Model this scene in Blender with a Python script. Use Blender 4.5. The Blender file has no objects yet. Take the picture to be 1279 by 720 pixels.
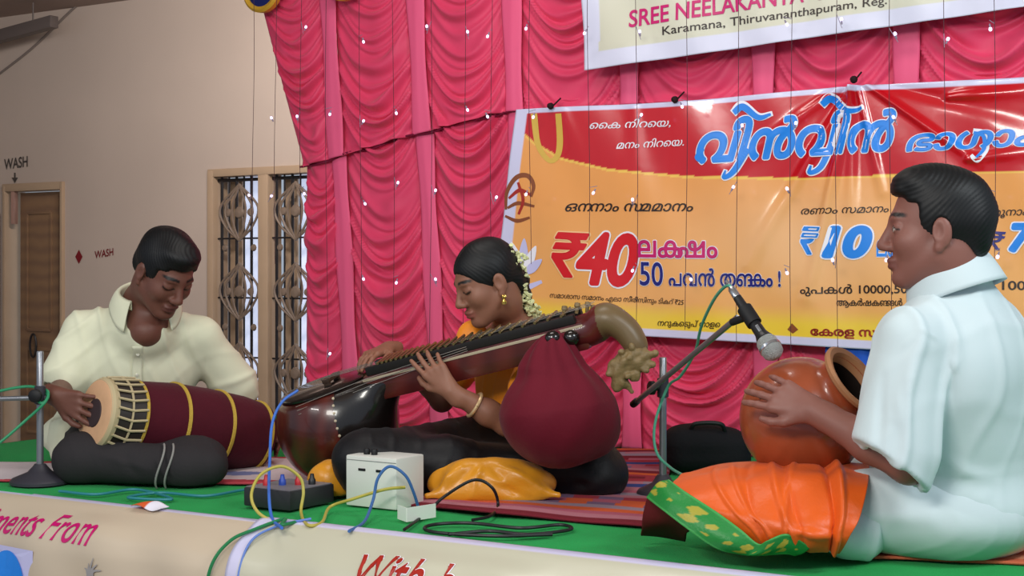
import bpy, bmesh, math, random
import numpy as np
from mathutils import Vector, Matrix, geometry
# ------------------------------------------------------------------ camera, light, exposure
F_PX, CX, HY, CAM_Z = 1800.0, 639.5, 342.0, 0.64      # stage floor is z = 0
SC = bpy.context.scene
COL = SC.collection
R = random.Random(7)

cam_d = bpy.data.cameras.new('camera')
cam = bpy.data.objects.new('camera', cam_d); COL.objects.link(cam)
cam.location = (0, 0, CAM_Z); cam.rotation_euler = (math.pi / 2, 0, 0)
cam_d.sensor_width = 36.0; cam_d.lens = F_PX / 1279 * 36
cam_d.shift_y = -(360 - HY) / 1279
cam_d.clip_end = 100
SC.camera = cam
vs = SC.view_settings
vs.view_transform = 'Standard'; vs.look = 'None'; vs.gamma = 1.0; vs.use_curve_mapping = False
vs.exposure = 0.0

world = bpy.data.worlds.new('world'); SC.world = world; world.use_nodes = True
wbg = world.node_tree.nodes['Background']
wbg.inputs[0].default_value = (0.72, 0.84, 1.0, 1); wbg.inputs[1].default_value = 0.50

def area(name, loc, target, size, energy, color):
    l = bpy.data.lights.new(name, 'AREA'); l.shape = 'RECTANGLE'; l.size, l.size_y = size
    l.energy = energy; l.color = color
    o = bpy.data.objects.new(name, l); COL.objects.link(o); o.location = loc
    d = Vector(target) - Vector(loc); o.rotation_euler = d.to_track_quat('-Z', 'Y').to_euler()
    return o
area('hall_fill', (-0.9, 0.6, 1.95), (-0.1, 4.6, 0.4), (1.3, 0.5), 62, (1.0, 0.97, 0.90))  # added low fill from the front for flat lighting, no fixture there
area('hall_fill', (2.2, 1.7, 2.3), (0.6, 4.2, 0.5), (1.2, 0.4), 46, (0.90, 0.97, 1.0))  # added cool fill from the right, out of view, no fixture there
area('overhead_fill', (-0.3, 3.9, 2.55), (-0.3, 4.6, 0.0), (1.2, 0.25), 16, (1.0, 0.95, 0.90))  # added fill above the players, out of view, no fixture there
area('banner_glint_light', (-2.9, 1.7, 2.15), (0.9, 4.9, 0.9), (1.2, 0.10), 26, (1.0, 0.97, 0.93))  # added unseen strip on the left, placed for glints on the banner creases
area('rear_wall_fill', (-1.6, 7.5, 2.5), (-2.4, 10.2, 1.0), (1.2, 0.3), 70, (1.0, 0.90, 0.84))  # added unseen fill that brightens the rear wall

# ------------------------------------------------------------------ helpers
def P(px, py, Y):
    return np.array([(px - CX) / F_PX * Y, Y, CAM_Z - (py - HY) / F_PX * Y])
def G(px, py, z=0.0):
    return P(px, py, F_PX * (CAM_Z - z) / (py - HY))
SL = 0.6                                                # the stage, the backdrop and the rear wall all run along Y = c - 0.6 X
UU = np.array([1, -SL, 0]) / math.hypot(1, SL); NN = np.array([-SL, -1, 0]) / math.hypot(1, SL); ZZ = np.array([0, 0, 1.0])
def PL(px, py, c):
    t = (px - CX) / F_PX
    return P(px, py, c / (1 + SL * t))
def uz(px, py, c):
    p = PL(px, py, c); return np.array([p[0] / UU[0], p[2]])
def fr(u, z, n, c):
    u, z, n = np.broadcast_arrays(np.asarray(u, float), np.asarray(z, float), np.asarray(n, float))
    return np.stack([u * UU[0] + n * NN[0], c + u * UU[1] + n * NN[1], z], -1)

def lin(h):
    if isinstance(h, str):
        h = h.lstrip('#'); h = [int(h[i:i + 2], 16) / 255 for i in (0, 2, 4)]
    return tuple(v / 12.92 if v <= 0.04045 else ((v + 0.055) / 1.055) ** 2.4 for v in h)

MATS = {}
def mat(name, col=None, rough=0.6, spec=0.4, metal=0.0, bump=0.0, bscale=40.0, vary=0.0, vscale=6.0, attr=False, emit=None, estr=1.0, sheen=0.0, coat=0.0, wave=None, sss=0.0):
    if name in MATS: return MATS[name]
    m = bpy.data.materials.new(name); m.use_nodes = True; nt = m.node_tree; N, L = nt.nodes, nt.links
    b = N['Principled BSDF']
    b.inputs['Roughness'].default_value = rough; b.inputs['Specular IOR Level'].default_value = spec
    b.inputs['Metallic'].default_value = metal; b.inputs['Sheen Weight'].default_value = sheen
    b.inputs['Coat Weight'].default_value = coat
    if sss: b.inputs['Subsurface Weight'].default_value = sss; b.inputs['Subsurface Radius'].default_value = (0.012, 0.005, 0.003)
    tc = N.new('ShaderNodeTexCoord')
    src = None
    if attr:
        a = N.new('ShaderNodeAttribute'); a.attribute_name = 'Col'; src = a.outputs['Color']
    elif col is not None:
        rgb = N.new('ShaderNodeRGB'); rgb.outputs[0].default_value = (*lin(col), 1); src = rgb.outputs[0]
    if vary:
        nz = N.new('ShaderNodeTexNoise'); nz.inputs['Scale'].default_value = vscale; nz.inputs['Detail'].default_value = 4
        L.new(tc.outputs['Object'], nz.inputs['Vector'])
        mr = N.new('ShaderNodeMapRange'); mr.inputs[1].default_value = .25; mr.inputs[2].default_value = .75
        mr.inputs[3].default_value = 1 - vary; mr.inputs[4].default_value = 1 + vary
        L.new(nz.outputs[0], mr.inputs[0])
        mx = N.new('ShaderNodeMix'); mx.data_type = 'RGBA'; mx.blend_type = 'MULTIPLY'; mx.inputs[0].default_value = 1
        L.new(src, mx.inputs[6]); L.new(mr.outputs[0], mx.inputs[7]); src = mx.outputs[2]
    if wave:                                            # (second colour, scale, distortion, direction)
        w = N.new('ShaderNodeTexWave'); w.inputs['Scale'].default_value = wave[1]; w.inputs['Distortion'].default_value = wave[2]
        w.bands_direction = wave[3]; w.inputs['Detail'].default_value = 3
        L.new(tc.outputs['Object'], w.inputs['Vector'])
        mx = N.new('ShaderNodeMix'); mx.data_type = 'RGBA'; mx.inputs[7].default_value = (*lin(wave[0]), 1)
        L.new(w.outputs['Fac'], mx.inputs[0]); L.new(src, mx.inputs[6]); src = mx.outputs[2]
    if src is not None: L.new(src, b.inputs['Base Color'])
    if emit is not None:
        b.inputs['Emission Color'].default_value = (*lin(emit), 1); b.inputs['Emission Strength'].default_value = estr
    if bump:
        nz = N.new('ShaderNodeTexNoise'); nz.inputs['Scale'].default_value = bscale; nz.inputs['Detail'].default_value = 3
        L.new(tc.outputs['Object'], nz.inputs['Vector'])
        bp = N.new('ShaderNodeBump'); bp.inputs['Strength'].default_value = bump; bp.inputs['Distance'].default_value = 0.01
        L.new(nz.outputs[0], bp.inputs['Height']); L.new(bp.outputs[0], b.inputs['Normal'])
    MATS[name] = m; return m

def tag(o, label, cat, group=None):
    o['label'] = label; o['category'] = cat
    if group: o['group'] = group
    return o
def empty(name, label, cat, loc=(0, 0, 0), group=None):
    o = bpy.data.objects.new(name, None); COL.objects.link(o); o.location = tuple(float(v) for v in loc); o.empty_display_size = .05
    return tag(o, label, cat, group)
def mk(name, V, Fc, m, parent=None, smooth=True, col=None, mi=None):
    """one mesh object from world-space vertices; the parent's location is subtracted so that the Empty sits at the thing's base"""
    V = np.asarray(V, np.float32).reshape(-1, 3)
    off = np.zeros(3, np.float32); p = parent
    while p is not None: off += np.array(p.location, np.float32); p = p.parent
    me = bpy.data.meshes.new(name); V = V - off
    if isinstance(Fc, np.ndarray):
        n, k = Fc.shape
        me.vertices.add(len(V)); me.vertices.foreach_set('co', V.ravel())
        me.loops.add(n * k); me.loops.foreach_set('vertex_index', Fc.astype(np.int32).ravel())
        me.polygons.add(n); me.polygons.foreach_set('loop_start', np.arange(0, n * k, k, dtype=np.int32))
        me.update(calc_edges=True)
    else:
        me.from_pydata(V.tolist(), [], [list(map(int, f)) for f in Fc]); me.update()
    for x in (m if isinstance(m, (list, tuple)) else [m]): me.materials.append(x)
    if mi is not None: me.polygons.foreach_set('material_index', np.asarray(mi, np.int32))
    me.polygons.foreach_set('use_smooth', np.full(len(me.polygons), bool(smooth)))
    if col is not None:
        ca = me.color_attributes.new('Col', 'FLOAT_COLOR', 'POINT')
        c4 = np.ones((len(V), 4), np.float32); c4[:, :3] = col; ca.data.foreach_set('color', c4.ravel())
    o = bpy.data.objects.new(name, me); COL.objects.link(o)
    if parent is not None: o.parent = parent
    return o
def struct(name, V, Fc, m, parent=None, **k):
    o = mk(name, V, Fc, m, parent, **k)
    if parent is None: o['kind'] = 'structure'
    return o
class MB:
    """collects boxes, tubes and lathes in world space; build() links them as ONE mesh"""
    def __init__(s): s.V = []; s.F = []; s.n = 0; s.mi = []; s.cur = 0
    def add(s, V, Fs):
        V = np.asarray(V, float).reshape(-1, 3)
        s.V.append(V); s.F += [[int(i) + s.n for i in f] for f in Fs]; s.mi += [s.cur] * len(Fs); s.n += len(V)
    def box(s, c, x, y, z, bev=0.0):
        """centre, three half-extent vectors"""
        c, x, y, z = (np.asarray(v, float) for v in (c, x, y, z))
        bm = bmesh.new()
        vs = [bm.verts.new(c + a * x + b * y + d * z) for a in (-1, 1) for b in (-1, 1) for d in (-1, 1)]
        for f in ((0, 1, 3, 2), (4, 6, 7, 5), (0, 4, 5, 1), (2, 3, 7, 6), (0, 2, 6, 4), (1, 5, 7, 3)): bm.faces.new([vs[i] for i in f])
        bmesh.ops.recalc_face_normals(bm, faces=bm.faces)
        if bev: bmesh.ops.bevel(bm, geom=bm.edges[:], offset=bev, segments=2, affect='EDGES', profile=.6)
        bm.verts.index_update()
        s.add([v.co[:] for v in bm.verts], [[v.index for v in f.verts] for f in bm.faces]); bm.free()
    def tube(s, pts, r, seg=10, cap=True):
        pts = np.asarray(pts, float); n = len(pts); r = np.broadcast_to(np.asarray(r, float), (n,))
        T = np.gradient(pts, axis=0); T /= np.linalg.norm(T, axis=1)[:, None] + 1e-12
        a = np.array([0, 0, 1.0]) if abs(T[0][2]) < .9 else np.array([1.0, 0, 0])
        Nn = np.cross(T[0], a); Nn /= np.linalg.norm(Nn); V = []
        for i in range(n):
            Nn = Nn - T[i] * Nn.dot(T[i]); Nn /= np.linalg.norm(Nn); B = np.cross(T[i], Nn)
            for k in range(seg):
                th = 2 * math.pi * k / seg; V.append(pts[i] + r[i] * (math.cos(th) * Nn + math.sin(th) * B))
        Fs = [[i * seg + k, i * seg + (k + 1) % seg, (i + 1) * seg + (k + 1) % seg, (i + 1) * seg + k] for i in range(n - 1) for k in range(seg)]
        if cap: Fs += [list(range(seg))[::-1], [(n - 1) * seg + k for k in range(seg)]]
        s.add(V, Fs)
    def lathe(s, c, axis, prof, seg=32, sq=(1, 1), cap=True):
        """prof: list of (height along the axis, radius)"""
        c = np.asarray(c, float); ax = np.asarray(axis, float); ax = ax / np.linalg.norm(ax)
        a = np.array([0, 0, 1.0]) if abs(ax[2]) < .9 else np.array([1.0, 0, 0])
        x = np.cross(ax, a); x /= np.linalg.norm(x); y = np.cross(ax, x); V = []
        for h, r in prof:
            for k in range(seg):
                th = 2 * math.pi * k / seg; V.append(c + ax * h + r * (math.cos(th) * x * sq[0] + math.sin(th) * y * sq[1]))
        n = len(prof)
        Fs = [[i * seg + k, i * seg + (k + 1) % seg, (i + 1) * seg + (k + 1) % seg, (i + 1) * seg + k] for i in range(n - 1) for k in range(seg)]
        if cap and prof[0][1] > 1e-5: Fs.append(list(range(seg))[::-1])
        if cap and prof[-1][1] > 1e-5: Fs.append([(n - 1) * seg + k for k in range(seg)])
        s.add(V, Fs)
    def build(s, name, m, parent=None, smooth=True):
        o = mk(name, np.concatenate(s.V), s.F, m, parent, smooth, mi=s.mi if isinstance(m, (list, tuple)) else None)
        if smooth:
            try: o.data.set_sharp_from_angle(angle=math.radians(40))
            except Exception: pass
        return o
def cr(pts, n=12):
    """Catmull-Rom through points"""
    pts = np.asarray(pts, float)
    p = np.vstack([2 * pts[0] - pts[1], pts, 2 * pts[-1] - pts[-2]]); out = []
    for i in range(1, len(p) - 2):
        for t in np.linspace(0, 1, n, endpoint=False):
            a, b, c, d = p[i - 1:i + 3]
            out.append(.5 * ((2 * b) + (c - a) * t + (2 * a - 5 * b + 4 * c - d) * t * t + (3 * b - a - 3 * c + d) * t ** 3))
    out.append(p[-2]); return np.array(out)
def gridfaces(nu, nv):
    i = np.arange(nu * nv).reshape(nv, nu)
    return np.stack([i[:-1, :-1].ravel(), i[:-1, 1:].ravel(), i[1:, 1:].ravel(), i[1:, :-1].ravel()], 1)
def crgrid(ctrl, nu, nv):
    """smooth surface through a grid of control points [rows][cols][3]"""
    c = np.asarray(ctrl, float)
    rows = np.stack([cr(r, nu) for r in c]); cols = np.stack([cr(rows[:, j], nv) for j in range(rows.shape[1])], 1)
    return cols                                          # (NV, NU, 3)
def wob(p, freq, seed, n=5):
    rs = np.random.RandomState(seed); out = np.zeros(p.shape[:-1])
    for i in range(n):
        d = rs.normal(size=3); d /= np.linalg.norm(d); f = freq * rs.uniform(.6, 1.7)
        out += np.sin((p @ d) * f + rs.uniform(0, 6.28))
    return out / math.sqrt(n)
def sstep(a, b, x):
    t = np.clip((x - a) / (b - a), 0, 1); return t * t * (3 - 2 * t)
def unit(v): v = np.asarray(v, float); return v / np.linalg.norm(v)
def sheet(name, S, m, parent=None, thick=0.004, col=None, **k):
    """a cloth with real thickness: front and back of a (NV,NU,3) surface, closed at the rim"""
    nv, nu, _ = S.shape
    du = np.gradient(S, axis=1); dv = np.gradient(S, axis=0); nrm = np.cross(du, dv); nrm /= np.linalg.norm(nrm, axis=-1, keepdims=True) + 1e-12
    V = np.concatenate([(S + nrm * thick / 2).reshape(-1, 3), (S - nrm * thick / 2).reshape(-1, 3)])
    q = gridfaces(nu, nv); n = nu * nv; i = np.arange(n).reshape(nv, nu)
    rim = np.concatenate([i[0], i[1:, -1], i[-1, ::-1][1:], i[::-1, 0][1:]])
    rq = np.stack([rim[:-1], rim[:-1] + n, rim[1:] + n, rim[1:]], 1)
    Fc = np.concatenate([q, q[:, ::-1] + n, rq])
    if col is not None: col = np.concatenate([col.reshape(-1, 3)] * 2)
    return mk(name, V, Fc, m, parent, True, col, **k)

# ---- distance fields: one smooth continuous surface from tapered limbs and ellipsoids
class SDF:
    def __init__(s, lo, hi, vox):
        s.lo = np.asarray(lo, np.float32); s.v = vox
        s.shape = tuple(int(math.ceil((h - l) / vox)) + 1 for l, h in zip(lo, hi)); s.f = np.full(s.shape, .3, np.float32)
    def sub(s, lo, hi):
        a = [max(0, int(math.floor((l - o) / s.v))) for l, o in zip(lo, s.lo)]
        b = [min(n, int(math.ceil((h - o) / s.v)) + 1) for h, o, n in zip(hi, s.lo, s.shape)]
        if any(x >= y for x, y in zip(a, b)): return None, None
        sl = tuple(slice(x, y) for x, y in zip(a, b))
        g = np.meshgrid(*[np.arange(x, y, dtype=np.float32) * s.v + o for x, y, o in zip(a, b, s.lo)], indexing='ij')
        return sl, np.stack(g, -1)
    def put(s, sl, d, k, op):
        f = s.f[sl]
        if op == 'add':
            if k > 0:
                h = np.maximum(k - np.abs(f - d), 0) / k; s.f[sl] = np.minimum(f, d) - h * h * k * .25
            else: s.f[sl] = np.minimum(f, d)
        else:
            d = -d
            if k > 0:
                h = np.maximum(k - np.abs(f - d), 0) / k; s.f[sl] = np.maximum(f, d) + h * h * k * .25
            else: s.f[sl] = np.maximum(f, d)
    def cone(s, a, b, ra, rb, k=.02, op='add', sq=None):
        """round cone; sq = (direction, factor) flattens it along a direction"""
        a = np.asarray(a, np.float32); b = np.asarray(b, np.float32); m = max(ra, rb) + k + 3 * s.v
        sl, p = s.sub(np.minimum(a, b) - m, np.maximum(a, b) + m)
        if sl is None: return
        ab = b - a; h = np.clip(((p - a) @ ab) / max(float(ab @ ab), 1e-9), 0, 1)
        w = p - a - h[..., None] * ab
        if sq is not None:
            e = np.asarray(unit(sq[0]), np.float32); w = w + (w @ e)[..., None] * e * (1 / sq[1] - 1)
        d = np.linalg.norm(w, axis=-1) - (ra + (rb - ra) * h)
        s.put(sl, d.astype(np.float32), k, op)
    def chain(s, pts, rs, k=.02):
        for i in range(len(pts) - 1): s.cone(pts[i], pts[i + 1], rs[i], rs[i + 1], k)
    def ell(s, c, r, M=None, k=.02, op='add'):
        """ellipsoid; M columns are its axes"""
        c = np.asarray(c, np.float32); r = np.asarray(r, np.float32); M = np.eye(3) if M is None else M; m = float(r.max()) + k + 3 * s.v
        sl, p = s.sub(c - m, c + m)
        if sl is None: return
        q = (p - c) @ np.asarray(M, np.float32); k0 = np.linalg.norm(q / r, axis=-1); k1 = np.linalg.norm(q / (r * r), axis=-1)
        d = np.where(k1 > 1e-6, k0 * (k0 - 1) / np.maximum(k1, 1e-6), -float(r.min()))
        s.put(sl, d.astype(np.float32), k, op)
    def box(s, c, h, M=None, rad=.01, k=.02, op='add'):
        c = np.asarray(c, np.float32); h = np.asarray(h, np.float32); M = np.eye(3) if M is None else M
        m = float(np.linalg.norm(h)) + k + 3 * s.v; sl, p = s.sub(c - m, c + m)
        if sl is None: return
        q = np.abs((p - c) @ np.asarray(M, np.float32)) - (h - rad)
        d = np.linalg.norm(np.maximum(q, 0), axis=-1) + np.minimum(q.max(-1), 0) - rad
        s.put(sl, d.astype(np.float32), k, op)
    def half(s, c, n, k=0.0):
        """cut away everything on the side n of point c"""
        sl, p = s.sub(s.lo, s.lo + np.array(s.shape) * s.v); n = unit(n)
        s.put(sl, (-((p - np.asarray(c)) @ n)).astype(np.float32), k, 'sub')
    def merge(s, o, k=.02): s.put((slice(None),) * 3, o.f, k, 'add')
    def twin(s):
        t = SDF.__new__(SDF); t.lo, t.v, t.shape = s.lo, s.v, s.shape; t.f = np.full(s.shape, .3, np.float32); return t
    def surf(s, relax=3):
        f = s.f; f[0] = f[-1] = .1; f[:, 0] = f[:, -1] = .1; f[:, :, 0] = f[:, :, -1] = .1
        ins = f < 0; nx, ny, nz = s.shape
        c = np.zeros((nx - 1, ny - 1, nz - 1), np.int8)
        for dx in (0, 1):
            for dy in (0, 1):
                for dz in (0, 1): c += ins[dx:nx - 1 + dx, dy:ny - 1 + dy, dz:nz - 1 + dz]
        I = np.argwhere((c > 0) & (c < 8)); idx = np.full(c.shape, -1, np.int32); idx[tuple(I.T)] = np.arange(len(I))
        acc = np.zeros((len(I), 3), np.float32); cnt = np.zeros(len(I), np.float32)
        cs = [(a, b, d) for a in (0, 1) for b in (0, 1) for d in (0, 1)]
        val = {q: f[I[:, 0] + q[0], I[:, 1] + q[1], I[:, 2] + q[2]] for q in cs}
        for q in cs:
            for ax in range(3):
                if q[ax] == 0:
                    e = list(q); e[ax] = 1; e = tuple(e); a, b = val[q], val[e]; m = (a < 0) != (b < 0)
                    t = np.where(m, a / np.where(m, a - b, 1), 0); pt = np.tile(np.array(q, np.float32), (len(I), 1)); pt[:, ax] += t
                    acc[m] += pt[m]; cnt[m] += 1
        V = (I + acc / cnt[:, None]) * s.v + s.lo
        Q = []
        for ax in range(3):
            o1, o2 = [(1, 2), (2, 0), (0, 1)][ax]
            lo = [slice(1, -1)] * 3; lo[ax] = slice(0, -1); hi = list(lo); hi[ax] = slice(1, None)
            A = ins[tuple(lo)]; B = ins[tuple(hi)]
            for flip in (0, 1):
                E = np.argwhere((A & ~B) if not flip else (~A & B))
                if not len(E): continue
                base = E.copy(); base[:, o1] += 1; base[:, o2] += 1
                def g(d1, d2):
                    q = base.copy(); q[:, o1] += d1; q[:, o2] += d2; return idx[tuple(q.T)]
                quad = np.stack([g(-1, -1), g(0, -1), g(0, 0), g(-1, 0)], 1)
                Q.append(quad if not flip else quad[:, ::-1])
        Q = np.concatenate(Q); Q = Q[(Q >= 0).all(1)]
        for it in range(relax):                              # Taubin smoothing
            for lam in (.5, -.52): V = V + lam * lap(V, Q)
        return V, Q
def lap(V, Q):
    n = len(V); S = np.zeros((n, 3)); c = np.zeros(n)
    for i in range(Q.shape[1]):
        a, b = Q[:, i], Q[:, (i + 1) % Q.shape[1]]
        for ax in range(3): S[:, ax] += np.bincount(a, V[b, ax], n) + np.bincount(b, V[a, ax], n)
        c += np.bincount(a, minlength=n) + np.bincount(b, minlength=n)
    return S / np.maximum(c, 1)[:, None] - V
def vnorm(V, Q):
    n = np.cross(V[Q[:, 2]] - V[Q[:, 0]], V[Q[:, 3]] - V[Q[:, 1]]); N = np.zeros_like(V, dtype=float)
    for i in range(4):
        for ax in range(3): N[:, ax] += np.bincount(Q[:, i], n[:, ax], len(V))
    return N / (np.linalg.norm(N, axis=1)[:, None] + 1e-12)
def folds(V, Q, lst, k=1.0):
    """push cloth along its normals: lst of (a, b, height, width) ridges (negative = creases)"""
    N = vnorm(V, Q); D = np.zeros(len(V))
    for a, b, h, w in lst:
        a = np.asarray(a); b = np.asarray(b); ab = b - a; t = np.clip((V - a) @ ab / max(ab @ ab, 1e-9), 0, 1)
        d = np.linalg.norm(V - a - t[:, None] * ab, axis=1); D += h * np.exp(-(d / w) ** 2) * (1 - .5 * np.abs(2 * t - 1))
    return V + N * (D * k)[:, None]
def basis(fwd, up=(0, 0, 1)):
    """columns: forward, left, up"""
    f = unit(fwd); l = unit(np.cross(np.asarray(up, float), f)); return np.stack([f, l, np.cross(f, l)], 1)

# ---- lettering: the outlines of a font, filled by winding number, laid onto a surface
def glyphs(body, shear=0.0, bold=0.0, kern=None):
    t = bpy.data.curves.new('lettering_source', 'FONT'); t.body = body; t.shear = shear; t.fill_mode = 'NONE'; t.offset = bold; t.resolution_u = 5
    if kern:
        for i, v in kern.items(): t.body_format[i].kerning = v
    o = bpy.data.objects.new('lettering_source', t); COL.objects.link(o)
    dg = bpy.context.evaluated_depsgraph_get(); dg.update()
    me = bpy.data.meshes.new_from_object(o.evaluated_get(dg))
    V = np.array([v.co[:2] for v in me.vertices]).reshape(-1, 2); E = [tuple(e.vertices) for e in me.edges]
    bpy.data.objects.remove(o); bpy.data.curves.remove(t); bpy.data.meshes.remove(me)
    nb = {}
    for a, b in E: nb.setdefault(a, []).append(b); nb.setdefault(b, []).append(a)
    loops = []; seen = set()
    for s0 in range(len(V)):
        if s0 in seen or s0 not in nb: continue
        lp = [s0]; seen.add(s0); c = s0
        while True:
            nx = [q for q in nb[c] if q not in seen]
            if not nx: break
            # edges were made in order, so prefer the next index: keeps the contour's direction
            c = c + 1 if (c + 1) in nx else nx[0]; seen.add(c); lp.append(c)
        if len(lp) > 2: loops.append(V[lp])
    return loops
def fill(loops, grid=0):
    """triangles of everything with winding number != 0"""
    pts = []; edges = []
    for l in loops:
        n0 = len(pts); pts += [Vector(p) for p in l]; edges += [(n0 + i, n0 + (i + 1) % len(l)) for i in range(len(l))]
    if grid:
        al = np.concatenate(loops); lo, hi = al.min(0), al.max(0)
        pts += [Vector((x, y)) for x in np.arange(lo[0] + grid / 2, hi[0], grid) for y in np.arange(lo[1] + grid / 2, hi[1], grid)]
    v, e, f, *_ = geometry.delaunay_2d_cdt(pts, edges, [], 0, 1e-5)
    v = np.array([q[:] for q in v]); f = np.array(f)
    c = v[f].mean(1); W = np.zeros(len(c))
    for l in loops:
        a = l; b = np.roll(l, -1, 0)
        for (x0, y0), (x1, y1) in zip(a, b):
            up = (y0 <= c[:, 1]) & (y1 > c[:, 1]); dn = (y0 > c[:, 1]) & (y1 <= c[:, 1])
            if not (up.any() or dn.any()): continue
            s = (x1 - x0) * (c[:, 1] - y0) - (c[:, 0] - x0) * (y1 - y0)
            W += (up & (s > 0)).astype(float) - (dn & (s < 0)).astype(float)
    return v, f[np.abs(W) > .5]
def thick(loops, off):
    """strips and dots of half-width off along every contour: the outline of bold or edged lettering"""
    V = []; Fc = []
    for l in loops:
        keep = [0]
        for i in range(1, len(l)):
            if np.hypot(*(l[i] - l[keep[-1]])) > .3 * off: keep.append(i)
        l = l[keep]; n = len(l)
        if n < 3: continue
        for i in range(n):
            a, b = l[i], l[(i + 1) % n]; d = b - a; q = np.hypot(*d)
            if q < 1e-9: continue
            m = np.array([-d[1], d[0]]) / q * off; k = len(V); V += [a + m, a - m, b - m, b + m]; Fc.append([k, k + 1, k + 2, k + 3])
            k = len(V); V += [a + off * np.array([math.cos(t), math.sin(t)]) for t in np.arange(8) * math.pi / 4]; Fc.append(list(range(k, k + 8)))
    return np.array(V), Fc
class Letters:
    """collects lettering as (2D pixel-frame outlines -> surface function)"""
    def __init__(s, surf): s.surf = surf; s.V = []; s.F = []; s.mi = []; s.n = 0; s.mats = []
    def _put(s, v, f, m, lift):
        if m not in s.mats: s.mats.append(m)
        W = s.surf(v, lift); s.V.append(W); s.F += [[int(a) + s.n for a in t] for t in f]; s.mi += [s.mats.index(m)] * len(f); s.n += len(W)
    def text(s, body, p0, p1, h, m, shear=0.0, bold=0.0, outline=None, kern=None, lift=.003, stroke=None):
        """baseline from p0 to p1 (the text is stretched to end there), h = height of a capital, all in photograph pixels on the surface"""
        p0 = np.array(p0, float); p1 = np.array(p1, float); d = p1 - p0; upv = np.array([0, -1.0])
        base = glyphs(body, shear, 0, kern); allp = np.concatenate(base); x0, x1 = allp[:, 0].min(), allp[:, 0].max(); sy = h / .70
        def mp(q): return p0 + (q[:, :1] - x0) / (x1 - x0) * d + q[:, 1:] * sy * upv
        if outline:
            v, f = thick(base, bold + outline[1]); s._put(mp(v), f, outline[0], lift)
        if bold:
            v, f = thick(base, bold); s._put(mp(v), f, m, lift + (.0013 if outline else 0))
        v, f = fill(base, .14); s._put(mp(v), f, m, lift + (.0015 if outline else 0))
    def poly(s, pts, m, lift=.002):
        pts = np.asarray(pts, float); v, f = fill([pts], float(np.ptp(pts, axis=0).max()) / 6); s._put(v, f, m, lift)
    def stroke(s, pts, w, m, lift=.002, n=10):
        c = cr([[*p, 0] for p in pts], n)[:, :2]; t = np.gradient(c, axis=0); t /= np.linalg.norm(t, axis=1)[:, None] + 1e-9
        nn = np.stack([-t[:, 1], t[:, 0]], 1); w = np.interp(np.linspace(0, 1, len(c)), np.linspace(0, 1, len(np.atleast_1d(w))), np.atleast_1d(w)) / 2
        a = c + nn * w[:, None]; b = c - nn * w[:, None]; k = len(c)
        s._put(np.concatenate([a, b]), [[i, i + 1, k + i + 1, k + i] for i in range(k - 1)], m, lift)
    def build(s, name, parent): return mk(name, np.concatenate(s.V), s.F, s.mats, parent, False, mi=s.mi)
# ------------------------------------------------------------------ the hall and the stage
CW = 9.0                                                   # rear wall plane
M_wall = mat('wall_paint', '#c4b4a8', .85, .2, bump=.05, bscale=60, vary=.05, vscale=1.2)
M_ceil = mat('ceiling_paint', '#a08e86', .9, .2, vary=.04)
M_floor = mat('hall_floor_cement', '#8f8a80', .6, .3, vary=.1)
M_frame = mat('painted_frame', '#b39a80', .55, .4, vary=.05)
M_wood = mat('door_wood', '#8a6c50', .5, .4, wave=('#7c604a', 3, 4, 'Z'))
M_iron = mat('grille_iron', '#1d1a1c', .5, .5)
M_ironfan = mat('grille_ornament', '#7d6c5e', .5, .5)
M_glass = mat('frosted_pane', '#cfd8ea', .4, .4, emit='#cdd8f5', estr=.75)  # the pane's emission stands in for daylight behind it
M_green = mat('green_carpet', '#249a4e', .95, .1, bump=.35, bscale=220, vary=.10, vscale=7, sheen=.03)
M_stageside = mat('stage_wood', '#5a4838', .7, .3)

# floor and ceiling
fc = [fr(-6.2, -.8, 9.2, CW), fr(6, -.8, 9.2, CW), fr(6, -.8, -.2, CW), fr(-6.2, -.8, -.2, CW)]
def slab(name, c4, thick, m):
    c4 = np.array(c4); b = c4 - np.array([0, 0, thick])
    return struct(name, np.concatenate([c4, b]), [[0, 1, 2, 3], [7, 6, 5, 4], [0, 4, 5, 1], [1, 5, 6, 2], [2, 6, 7, 3], [3, 7, 4, 0]], m, smooth=False)
slab('floor', fc, .1, M_floor)
zc = uz(0, 22, CW)[1]
slab('ceiling', [p + np.array([0, 0, .8 + zc + .1]) for p in [fr(-6.2, -.8, 6.5, CW), fr(6, -.8, 6.5, CW), fr(6, -.8, -.2, CW), fr(-6.2, -.8, -.2, CW)]], .1, M_ceil)

# rear wall with a doorway and a window opening
wu0, wz1 = uz(262, 214, CW); wu1 = uz(452, 214, CW)[0]; wz0 = uz(262, 545, CW)[1]
du0, dz1 = uz(6, 232, CW); du1 = uz(81, 232, CW)[0]; dz0 = -.8
def wall_cells(us, zs, holes, n0, n1, c):
    mb = MB()
    for i in range(len(us) - 1):
        for j in range(len(zs) - 1):
            uc, zcn = (us[i] + us[i + 1]) / 2, (zs[j] + zs[j + 1]) / 2
            if any(h[0] < uc < h[1] and h[2] < zcn < h[3] for h in holes): continue
            mb.box(fr(uc, zcn, (n0 + n1) / 2, c), UU * (us[i + 1] - us[i]) / 2, ZZ * (zs[j + 1] - zs[j]) / 2, NN * (n1 - n0) / 2)
    return mb
o = wall_cells(sorted([-6, du0, du1, wu0, wu1, 6]), sorted([-.8, dz1, wz0, wz1, zc]), [(wu0, wu1, wz0, wz1), (du0, du1, dz0, dz1)], -.2, 0, CW).build('wall_rear', M_wall, smooth=False)
o['kind'] = 'structure'

o = wall_cells([-6.2, -6.0], [-.8, zc], [], 0, 6.5, CW).build('wall_left', M_wall, smooth=False); o['kind'] = 'structure'
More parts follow.
